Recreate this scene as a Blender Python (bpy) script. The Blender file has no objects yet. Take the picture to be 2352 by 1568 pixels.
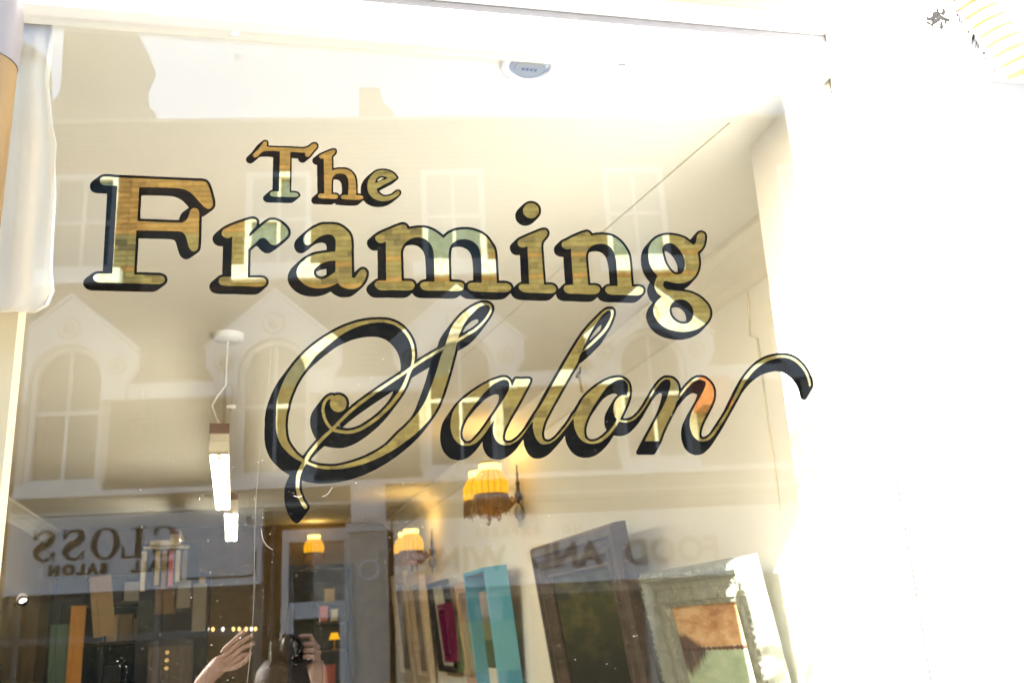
import bpy, bmesh, math, random
from mathutils import Vector, Matrix, Euler
random.seed(7)
sc = bpy.context.scene
COL = sc.collection
R_ = math.radians

# ------------------------------------------------------------------ camera
def unit(v): return Vector(v).normalized()
F_PX = 2197.0                       # focal length in pixels of a 2352 wide picture
_y = unit((-500, -690, -F_PX)); _z = Vector((-400, 7284, -F_PX)); _z = (_z - _y * _z.dot(_y)).normalized(); _x = _y.cross(_z)
CAM_R = Matrix((_x, _y, _z))        # camera space -> world
CAM_C = Vector((0, -1.6, 1.6))
cd = bpy.data.cameras.new('camera'); cam = bpy.data.objects.new('camera', cd); COL.objects.link(cam)
cam.matrix_world = Matrix.Translation(CAM_C) @ CAM_R.to_4x4()
cd.sensor_width = 36; cd.lens = F_PX / 2352 * 36; cd.clip_start = 0.01; cd.clip_end = 2000
cd.dof.use_dof = True; cd.dof.focus_distance = 1.72; cd.dof.aperture_fstop = 6.5
sc.camera = cam

# ------------------------------------------------------------------ sky, sun, exposure
SUN_AZ, SUN_EL = 34.0, 25.0         # the light travels towards +x and +y, into the shop
w = bpy.data.worlds.new('World'); sc.world = w; w.use_nodes = True
nt = w.node_tree
sky = nt.nodes.new('ShaderNodeTexSky'); sky.sky_type = 'NISHITA'; sky.sun_disc = False
sky.sun_elevation = R_(SUN_EL); sky.sun_rotation = R_(270 - SUN_AZ); sky.air_density = 1.0; sky.dust_density = 1.5; sky.ozone_density = 1.0
bg = nt.nodes['Background']; bg.inputs['Strength'].default_value = 0.095
nt.links.new(sky.outputs[0], bg.inputs['Color'])
sd = bpy.data.lights.new('sun', 'SUN'); sd.energy = 4.2; sd.angle = R_(0.55); sd.color = (1.0, 0.965, 0.91)
sun = bpy.data.objects.new('sun', sd); COL.objects.link(sun)
sdir = Vector((math.cos(R_(SUN_AZ)) * math.cos(R_(SUN_EL)), math.sin(R_(SUN_AZ)) * math.cos(R_(SUN_EL)), -math.sin(R_(SUN_EL))))
sun.rotation_euler = sdir.to_track_quat('-Z', 'Y').to_euler()
sc.view_settings.view_transform = 'Standard'; sc.view_settings.look = 'None'
sc.view_settings.gamma = 1; sc.view_settings.use_curve_mapping = False
sc.view_settings.exposure = 3.42
cy = sc.cycles
cy.max_bounces = 12; cy.diffuse_bounces = 6; cy.glossy_bounces = 6; cy.transparent_max_bounces = 24; cy.transmission_bounces = 8
cy.sample_clamp_indirect = 8; cy.caustics_reflective = False; cy.caustics_refractive = False
cy.use_denoising = True

# ------------------------------------------------------------------ helpers
def tag(o, label=None, cat=None, group=None, kind=None):
    for k, v in (('label', label), ('category', cat), ('group', group), ('kind', kind)):
        if v: o[k] = v
    return o
def empty(name, loc=(0, 0, 0), rz=0.0, **kw):
    o = bpy.data.objects.new(name, None); COL.objects.link(o); o.location = loc; o.rotation_euler = (0, 0, rz); o.empty_display_size = .1
    return tag(o, **kw)
class MB:
    """collects simple shapes, then links them as one mesh object"""
    def __init__(s): s.v = []; s.f = []; s.c = []; s.sm = []
    def add(s, vs, fs, col=None, smooth=False):
        n = len(s.v); s.v += [tuple(v) for v in vs]
        for f in fs: s.f.append(tuple(i + n for i in f)); s.c.append(col); s.sm.append(smooth)
        return s
    def box(s, x0, x1, y0, y1, z0, z1, col=None, M=None, skip=()):
        vs = [Vector((x, y, z)) for z in (z0, z1) for y in (y0, y1) for x in (x0, x1)]
        if M is not None: vs = [M @ v for v in vs]
        fs = {'d': (0, 2, 3, 1), 'u': (4, 5, 7, 6), 'f': (0, 1, 5, 4), 'b': (2, 6, 7, 3), 'l': (0, 4, 6, 2), 'r': (1, 3, 7, 5)}
        return s.add(vs, [f for k, f in fs.items() if k not in skip], col)
    def prism(s, poly, y0, y1, col=None, flip=False):
        """poly in (x, z); extruded along y"""
        n = len(poly)
        vs = [(x, y0, z) for x, z in poly] + [(x, y1, z) for x, z in poly]
        fs = [tuple(range(n)), tuple(range(2 * n - 1, n - 1, -1))] + [(i, i + n, (i + 1) % n + n, (i + 1) % n) for i in range(n)]
        return s.add(vs, fs, col)
    def lathe(s, prof, n=20, c=(0, 0, 0), M=None, ripple=0, k=0):
        vs = []
        for r, z in prof:
            for i in range(n):
                a = 2 * math.pi * i / n; rr = r * (1 + ripple * math.cos(k * a))
                p = Vector((rr * math.cos(a), rr * math.sin(a), z)); vs.append((M @ p if M else p) + Vector(c))
        fs = [(j * n + i, j * n + (i + 1) % n, (j + 1) * n + (i + 1) % n, (j + 1) * n + i) for j in range(len(prof) - 1) for i in range(n)]
        return s.add(vs, fs, None, True)
    def tube(s, pts, rad, n=8, cap=True):
        pts = [Vector(p) for p in pts]; m = len(pts)
        if not hasattr(rad, '__len__'): rad = [rad] * m
        vs = []; up = Vector((0.13, 0.21, 0.97)); prev = None
        for i, p in enumerate(pts):
            t = (pts[min(i + 1, m - 1)] - pts[max(i - 1, 0)]).normalized()
            a = t.cross(up if prev is None else prev.cross(t)) if prev is None else (prev - t * prev.dot(t))
            if a.length < 1e-5: a = t.orthogonal()
            a.normalize(); b = t.cross(a); prev = a
            for k in range(n):
                q = 2 * math.pi * k / n; vs.append(p + (a * math.cos(q) + b * math.sin(q)) * rad[i])
        fs = [(j * n + k, j * n + (k + 1) % n, (j + 1) * n + (k + 1) % n, (j + 1) * n + k) for j in range(m - 1) for k in range(n)]
        s.add(vs, fs, None, True)
        if cap: s.add(vs[:n], [tuple(range(n - 1, -1, -1))]); s.add(vs[-n:], [tuple(range(n))])
        return s
    def mesh(s, name, mat):
        me = bpy.data.meshes.new(name); me.from_pydata(s.v, [], s.f); me.update()
        if any(s.sm): me.polygons.foreach_set('use_smooth', s.sm)
        if any(c is not None for c in s.c):
            at = me.color_attributes.new('tint', 'FLOAT_COLOR', 'CORNER'); d = []
            for p, c in zip(me.polygons, s.c):
                d += list((c or (1, 1, 1)) + (1,)) * p.loop_total if c is None or len(c) == 3 else list(c) * p.loop_total
            at.data.foreach_set('color', d)
        for m in (mat if isinstance(mat, (list, tuple)) else [mat]): me.materials.append(m)
        return me
    def build(s, name, mat, parent=None, **kw):
        o = bpy.data.objects.new(name, s.mesh(name, mat)); COL.objects.link(o)
        if parent is not None: o.parent = parent
        return tag(o, **kw)
def bx(name, mat, parent, x0, x1, y0, y1, z0, z1, M=None, **kw): return MB().box(x0, x1, y0, y1, z0, z1, M=M).build(name, mat, parent, **kw)
def bevel(o, wd=.004, n=2):
    m = o.modifiers.new('edge', 'BEVEL'); m.width = wd; m.segments = n; m.limit_method = 'ANGLE'; return o
def copy_tree(o, parent=None):
    c = o.copy(); COL.objects.link(c)
    if parent is not None: c.parent = parent
    for ch in o.children: copy_tree(ch, c)
    return c

# ------------------------------------------------------------------ materials
def mat(name, col, rough=.6, metal=0, var=.12, scale=8, bump=0, bscale=60, col2=None, emit=None, estr=0, spec=.5, stretch=(1, 1, 1), dirt=None, dscale=5, dmin=.62, attr=False):
    m = bpy.data.materials.new(name); m.use_nodes = True; t = m.node_tree; N = t.nodes; L = t.links
    p = N['Principled BSDF']; p.inputs['Roughness'].default_value = rough; p.inputs['Metallic'].default_value = metal
    p.inputs['Specular IOR Level'].default_value = spec
    tc = N.new('ShaderNodeTexCoord'); mp = N.new('ShaderNodeMapping'); mp.inputs['Scale'].default_value = stretch; L.new(tc.outputs['Object'], mp.inputs[0])
    nz = N.new('ShaderNodeTexNoise'); nz.inputs['Scale'].default_value = scale; nz.inputs['Detail'].default_value = 6; L.new(mp.outputs[0], nz.inputs['Vector'])
    rp = N.new('ShaderNodeValToRGB'); rp.color_ramp.elements[0].position = .3; rp.color_ramp.elements[1].position = .7
    c2 = col2 or tuple(min(1, c * (1 + var)) for c in col)
    rp.color_ramp.elements[0].color = (*[c * (1 - var) for c in col], 1); rp.color_ramp.elements[1].color = (*c2, 1)
    L.new(nz.outputs['Fac'], rp.inputs[0]); out = rp.outputs[0]
    if attr:
        a = N.new('ShaderNodeAttribute'); a.attribute_name = 'tint'; mx = N.new('ShaderNodeMix'); mx.data_type = 'RGBA'; mx.blend_type = 'MULTIPLY'; mx.inputs[0].default_value = 1
        L.new(out, mx.inputs[6]); L.new(a.outputs['Color'], mx.inputs[7]); out = mx.outputs[2]
    if dirt:
        n2 = N.new('ShaderNodeTexNoise'); n2.inputs['Scale'].default_value = dscale; n2.inputs['Detail'].default_value = 10; n2.inputs['Roughness'].default_value = .7; L.new(mp.outputs[0], n2.inputs['Vector'])
        r2 = N.new('ShaderNodeValToRGB'); r2.color_ramp.elements[0].position = dmin; r2.color_ramp.elements[1].position = dmin + .1; L.new(n2.outputs['Fac'], r2.inputs[0])
        mx = N.new('ShaderNodeMix'); mx.data_type = 'RGBA'; L.new(r2.outputs[0], mx.inputs[0]); L.new(out, mx.inputs[6]); mx.inputs[7].default_value = (*dirt, 1); out = mx.outputs[2]
    L.new(out, p.inputs['Base Color'])
    if bump:
        nb = N.new('ShaderNodeTexNoise'); nb.inputs['Scale'].default_value = bscale; nb.inputs['Detail'].default_value = 5; L.new(mp.outputs[0], nb.inputs['Vector'])
        b = N.new('ShaderNodeBump'); b.inputs['Strength'].default_value = bump; b.inputs['Distance'].default_value = .01; L.new(nb.outputs['Fac'], b.inputs['Height']); L.new(b.outputs[0], p.inputs['Normal'])
    if emit:
        p.inputs['Emission Color'].default_value = (*emit, 1); p.inputs['Emission Strength'].default_value = estr
    return m
M = {}
def K(k, *a, **kw): M[k] = mat(k, *a, **kw); return M[k]
K('white_gloss', (.82, .81, .79), .35, var=.03, dirt=(.42, .36, .28), dscale=3.5, dmin=.67, bump=.05, bscale=25)
K('cream_paint', (.42, .36, .31), .45, var=.05, dirt=(.35, .22, .12), dscale=6, dmin=.66, bump=.08, bscale=30)
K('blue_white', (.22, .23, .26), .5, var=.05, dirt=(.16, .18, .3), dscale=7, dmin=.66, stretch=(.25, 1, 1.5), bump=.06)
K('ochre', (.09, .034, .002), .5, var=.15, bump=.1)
K('ochre_post', (.33, .205, .08), .55, var=.2, dirt=(.10, .05, .02), dscale=9, dmin=.64, stretch=(3, 3, .6), bump=.1)
K('pink_white', (.30, .27, .27), .5, var=.04, dirt=(.3, .2, .2), dscale=30, dmin=.68)
K('grime', (.004, .004, .005), .9, bump=.6, bscale=40)
K('lead_blue', (.10, .11, .25), .5)
K('ceiling', (.69, .665, .605), .8, var=.03, scale=1.2, bump=.03)
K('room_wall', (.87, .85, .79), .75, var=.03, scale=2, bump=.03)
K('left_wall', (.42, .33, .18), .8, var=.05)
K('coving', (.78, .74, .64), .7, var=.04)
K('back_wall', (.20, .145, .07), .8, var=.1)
K('floor', (.46, .38, .28), .4, var=.2, stretch=(1, 8, 1))
K('reveal_paint', (.82, .80, .77), .6, var=.03)
K('felt', (.26, .25, .23), .95)
K('curtain', (.82, .78, .70), .85, var=.04, bump=.1, bscale=40)
K('post_cream', (.86, .78, .58), .6, var=.04)
K('asphalt', (.055, .055, .058), .85, var=.2, scale=30, bump=.3)
K('paving', (.34, .32, .29), .8, var=.12, scale=3, bump=.1)
K('kerb', (.38, .37, .35), .8)
K('mortar', (.23, .2, .15), .9, var=.1)
K('brick', (1, 1, 1), .85, var=.12, scale=14, attr=True)
K('trim', (.85, .85, .86), .55, var=.05, scale=3, dirt=(.45, .43, .38), dscale=4, dmin=.7)
K('stone', (.62, .58, .5), .7, var=.08)
K('sash_white', (.82, .82, .82), .4, var=.03)
K('blind', (.62, .66, .64), .7, var=.08, scale=1.5)
K('room_dark', (.06, .05, .04), .8)
K('sign_white', (.78, .78, .79), .5, var=.03)
K('sign_letter', (.09, .075, .04), .5)
K('sign_grey', (.2, .19, .17), .5)
K('shop_olive', (.13, .105, .05), .5, var=.15)
K('green_poster', (.36, .42, .10), .6)
K('terracotta', (.62, .2, .09), .7)
K('slate', (.12, .12, .13), .7)
K('pot', (.75, .68, .6), .8)
K('drain', (.03, .035, .06), .5)
K('brass', (.30, .17, .06), .35, metal=.9, var=.3, bump=.1)
K('dark_bronze', (.07, .05, .05), .4, metal=.7, var=.3)
K('steel', (.5, .5, .52), .3, metal=.9)
K('fringe', (.22, .13, .05), .9, var=.4, scale=60, stretch=(1, 1, .1), bump=.5)
K('lamp_seam', (.35, .18, .02), .8)
K('batten', (.72, .64, .48), .5)
K('batten_end', (.18, .09, .06), .6)
K('cable', (.82, .8, .72), .6)
K('chain', (.25, .2, .12), .5, metal=.6)
K('black_box', (.014, .014, .018), .6)
K('dark_wood', (.05, .035, .025), .55, var=.3, stretch=(8, 1, 1))
K('tan_card', (.36, .25, .13), .8)
K('brown_card', (.2, .13, .07), .8)
K('grey_card', (.3, .28, .24), .8)
K('orange_paint', (.55, .24, .03), .6)
K('green_paint', (.09, .15, .12), .6)
K('pink_paint', (.7, .22, .2), .6)
K('gilt_mould', (.55, .42, .2), .45)
K('ivory', (.75, .7, .58), .6)
K('umber', (.08, .055, .04), .5, var=.5, scale=5, bump=.3, bscale=30, stretch=(1, 1, 3), dirt=(.26, .20, .155), dscale=14, dmin=.6)
K('silver_gilt', (.26, .27, .22), .5, var=.2, scale=25, bump=.7, bscale=55, dirt=(.52, .49, .37), dscale=22, dmin=.57)
K('teal_paint', (.10, .40, .62), .5, var=.04)
K('black_frame', (.02, .018, .018), .45)
K('magenta', (.17, .008, .07), .4)
K('pale_wood', (.68, .58, .44), .6, var=.1, stretch=(1, 1, 6))
K('rose_wood', (.5, .34, .24), .6, var=.1)
K('mount', (.66, .62, .54), .9)
K('grey_print', (.28, .24, .22), .8, var=.4, scale=5)
K('skin', (.72, .46, .34), .5, var=.1, scale=20, bump=.05)
K('hair', (.05, .03, .02), .6)
K('coat', (.035, .04, .06), .9, var=.2)
K('top_red', (.45, .09, .08), .85)
K('jeans', (.05, .07, .13), .9)
K('shoe', (.02, .02, .02), .6)
K('camera_black', (.012, .012, .013), .4)
K('lens_glass', (.02, .02, .03), .03, spec=1)
K('label_print', (.06, .07, .13), .5)
K('white_enamel', (.8, .8, .8), .3)
K('grey_shadow', (.32, .36, .48), .5)  # even blue-grey for the ring of the ceiling spot
K('letter_black', (.0003, .00035, .0006), .5, spec=.02)
def emitter(k, col, s):
    m = bpy.data.materials.new(k); m.use_nodes = True; t = m.node_tree; t.nodes.clear(); e = t.nodes.new('ShaderNodeEmission'); o = t.nodes.new('ShaderNodeOutputMaterial')
    e.inputs[0].default_value = (*col, 1); e.inputs[1].default_value = s; t.links.new(e.outputs[0], o.inputs[0]); M[k] = m
emitter('tube_lit', (1, .93, .74), 4.2); emitter('bulb_lit', (1, .72, .3), 5.0); emitter('fairy', (1, .62, .2), .22); emitter('fairy_white', (1, .9, .75), .18); emitter('fairy_dim', (1, .6, .2), .07); emitter('spot_lit', (1, .9, .7), 1.0)
# lit pleated silk: glows yellow, brighter near the collar because the bulb sits there
def shade_mat():
    m = mat('lamp_silk', (.5, .28, .006), .8, var=.15, scale=30, stretch=(1, 1, .15)); t = m.node_tree; p = t.nodes['Principled BSDF']
    p.inputs['Emission Color'].default_value = (1, .45, .004, 1); p.inputs['Emission Strength'].default_value = .095; M['lamp_silk'] = m
    m2 = mat('lamp_collar', (.8, .6, .2), .8); p = m2.node_tree.nodes['Principled BSDF']; p.inputs['Emission Color'].default_value = (1, .72, .16, 1); p.inputs['Emission Strength'].default_value = .26; M['lamp_collar'] = m2
shade_mat()
def glass_mat(k, r0=.046, tint=(.985, .995, .985)):
    m = bpy.data.materials.new(k); m.use_nodes = True; t = m.node_tree; N = t.nodes; L = t.links; N.clear()
    o = N.new('ShaderNodeOutputMaterial'); mx = N.new('ShaderNodeMixShader'); tr = N.new('ShaderNodeBsdfTransparent'); gl = N.new('ShaderNodeBsdfGlossy')
    tr.inputs[0].default_value = (*tint, 1); gl.inputs['Roughness'].default_value = 0.0; gl.inputs['Color'].default_value = (1, 1, 1, 1)
    g = N.new('ShaderNodeNewGeometry'); d = N.new('ShaderNodeVectorMath'); d.operation = 'DOT_PRODUCT'; L.new(g.outputs['Incoming'], d.inputs[0]); L.new(g.outputs['Normal'], d.inputs[1])
    def mth(op, a, b=None):
        n = N.new('ShaderNodeMath'); n.operation = op
        for i, q in enumerate((a, b)):
            if q is None: continue
            if hasattr(q, 'links'): L.new(q, n.inputs[i])
            else: n.inputs[i].default_value = q
        return n.outputs[0]
    c = mth('ABSOLUTE', d.outputs['Value']); s = mth('SUBTRACT', 1.0, c); q = mth('POWER', s, 5.0); f = mth('ADD', mth('MULTIPLY', q, 1 - r0), r0)
    L.new(f, mx.inputs[0]); L.new(tr.outputs[0], mx.inputs[1]); L.new(gl.outputs[0], mx.inputs[2]); L.new(mx.outputs[0], o.inputs[0]); M[k] = m
glass_mat('window_glass'); glass_mat('house_glass', .06, (.7, .75, .75))
def gold_mat():
    m = bpy.data.materials.new('gold_leaf'); m.use_nodes = True; t = m.node_tree; N = t.nodes; L = t.links; p = N['Principled BSDF']
    p.inputs['Metallic'].default_value = 1; tc = N.new('ShaderNodeTexCoord')
    nz = N.new('ShaderNodeTexNoise'); nz.inputs['Scale'].default_value = 60; nz.inputs['Detail'].default_value = 8; nz.inputs['Roughness'].default_value = .65; L.new(tc.outputs['Object'], nz.inputs['Vector'])
    rp = N.new('ShaderNodeValToRGB'); rp.color_ramp.elements[0].position = .34; rp.color_ramp.elements[1].position = .68
    rp.color_ramp.elements[0].color = (.80, .66, .30, 1); rp.color_ramp.elements[1].color = (1, .90, .52, 1); L.new(nz.outputs['Fac'], rp.inputs[0]); L.new(rp.outputs[0], p.inputs['Base Color'])
    r2 = N.new('ShaderNodeMapRange'); r2.inputs[1].default_value = .35; r2.inputs[2].default_value = .7; r2.inputs[3].default_value = .004; r2.inputs[4].default_value = .022; L.new(nz.outputs['Fac'], r2.inputs[0]); L.new(r2.outputs[0], p.inputs['Roughness'])
    nb = N.new('ShaderNodeTexNoise'); nb.inputs['Scale'].default_value = 22; nb.inputs['Detail'].default_value = 2; L.new(tc.outputs['Object'], nb.inputs['Vector'])
    b = N.new('ShaderNodeBump'); b.inputs['Strength'].default_value = .0016; b.inputs['Distance'].default_value = .01; L.new(nb.outputs['Fac'], b.inputs['Height']); L.new(b.outputs[0], p.inputs['Normal'])
    df = N.new('ShaderNodeBsdfDiffuse'); df.inputs[0].default_value = (.75, .52, .14, 1); mx = N.new('ShaderNodeMixShader'); mx.inputs[0].default_value = .025
    L.new(p.outputs[0], mx.inputs[1]); L.new(df.outputs[0], mx.inputs[2]); L.new(mx.outputs[0], N['Material Output'].inputs[0])
    M['gold_leaf'] = m
gold_mat()
# the room stands 3.3 degrees askew to the window: a = metres left (-) of the right wall, b = metres behind the glass
PSI = R_(3.3); X0 = 1.48
def rw(a, b, z): return Vector((X0 + a * math.cos(PSI) - b * math.sin(PSI), a * math.sin(PSI) + b * math.cos(PSI), z))
ROOM = Matrix.Translation((X0, 0, 0)) @ Matrix.Rotation(PSI, 4, 'Z')
def on_glass(u, v, y):
    """where the sight line through pixel (u, v) of the 2352 wide photograph meets the pane at depth y"""
    d = CAM_R @ Vector((u - 1176, 784 - v, -F_PX)); t = (y - CAM_C.y) / d.y; q = CAM_C + d * t; return q.x, q.z
def decode(s, k):
    out = []
    for c in s.split('|'):
        n = [int(i) for i in c.split()]; x = y = 0; pts = []
        for i in range(0, len(n), 2): x += n[i]; y += n[i + 1]; pts.append((x / k, y / k))
        out.append(pts)
    return out
def flat(name, contours, y, m, parent, thick=0.0):
    """fills 2D contours (x, z), holes included, as a mesh in the plane y"""
    cu = bpy.data.curves.new(name, 'CURVE'); cu.dimensions = '2D'; cu.fill_mode = 'BOTH' if thick else 'FRONT'; cu.extrude = thick
    for c in contours:
        sp = cu.splines.new('POLY'); sp.points.add(len(c) - 1); sp.use_cyclic_u = True
        for p, (x, z) in zip(sp.points, c): p.co = (x, z, 0, 1)
    tmp = bpy.data.objects.new('tmp', cu); COL.objects.link(tmp); dg = bpy.context.evaluated_depsgraph_get(); dg.update()
    me = bpy.data.meshes.new_from_object(tmp.evaluated_get(dg)); bpy.data.objects.remove(tmp); bpy.data.curves.remove(cu)
    me.transform(Matrix.Translation((0, y, 0)) @ Matrix.Rotation(math.pi / 2, 4, 'X')); me.name = name; me.materials.clear(); me.materials.append(m)
    o = bpy.data.objects.new(name, me); COL.objects.link(o)
    if parent is not None: o.parent = parent
    return o
def text_mesh(name, s, size, m, parent, mtx, bold=.0, space=1.0):
    cu = bpy.data.curves.new(name, 'FONT'); cu.body = s; cu.size = size; cu.align_x = 'CENTER'; cu.align_y = 'CENTER'; cu.extrude = .006; cu.offset = bold; cu.space_character = space
    tmp = bpy.data.objects.new('tmp', cu); COL.objects.link(tmp); dg = bpy.context.evaluated_depsgraph_get(); dg.update()
    me = bpy.data.meshes.new_from_object(tmp.evaluated_get(dg)); bpy.data.objects.remove(tmp); bpy.data.curves.remove(cu)
    me.transform(mtx); me.materials.clear(); me.materials.append(m); o = bpy.data.objects.new(name, me); COL.objects.link(o); o.parent = parent; return o
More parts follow.
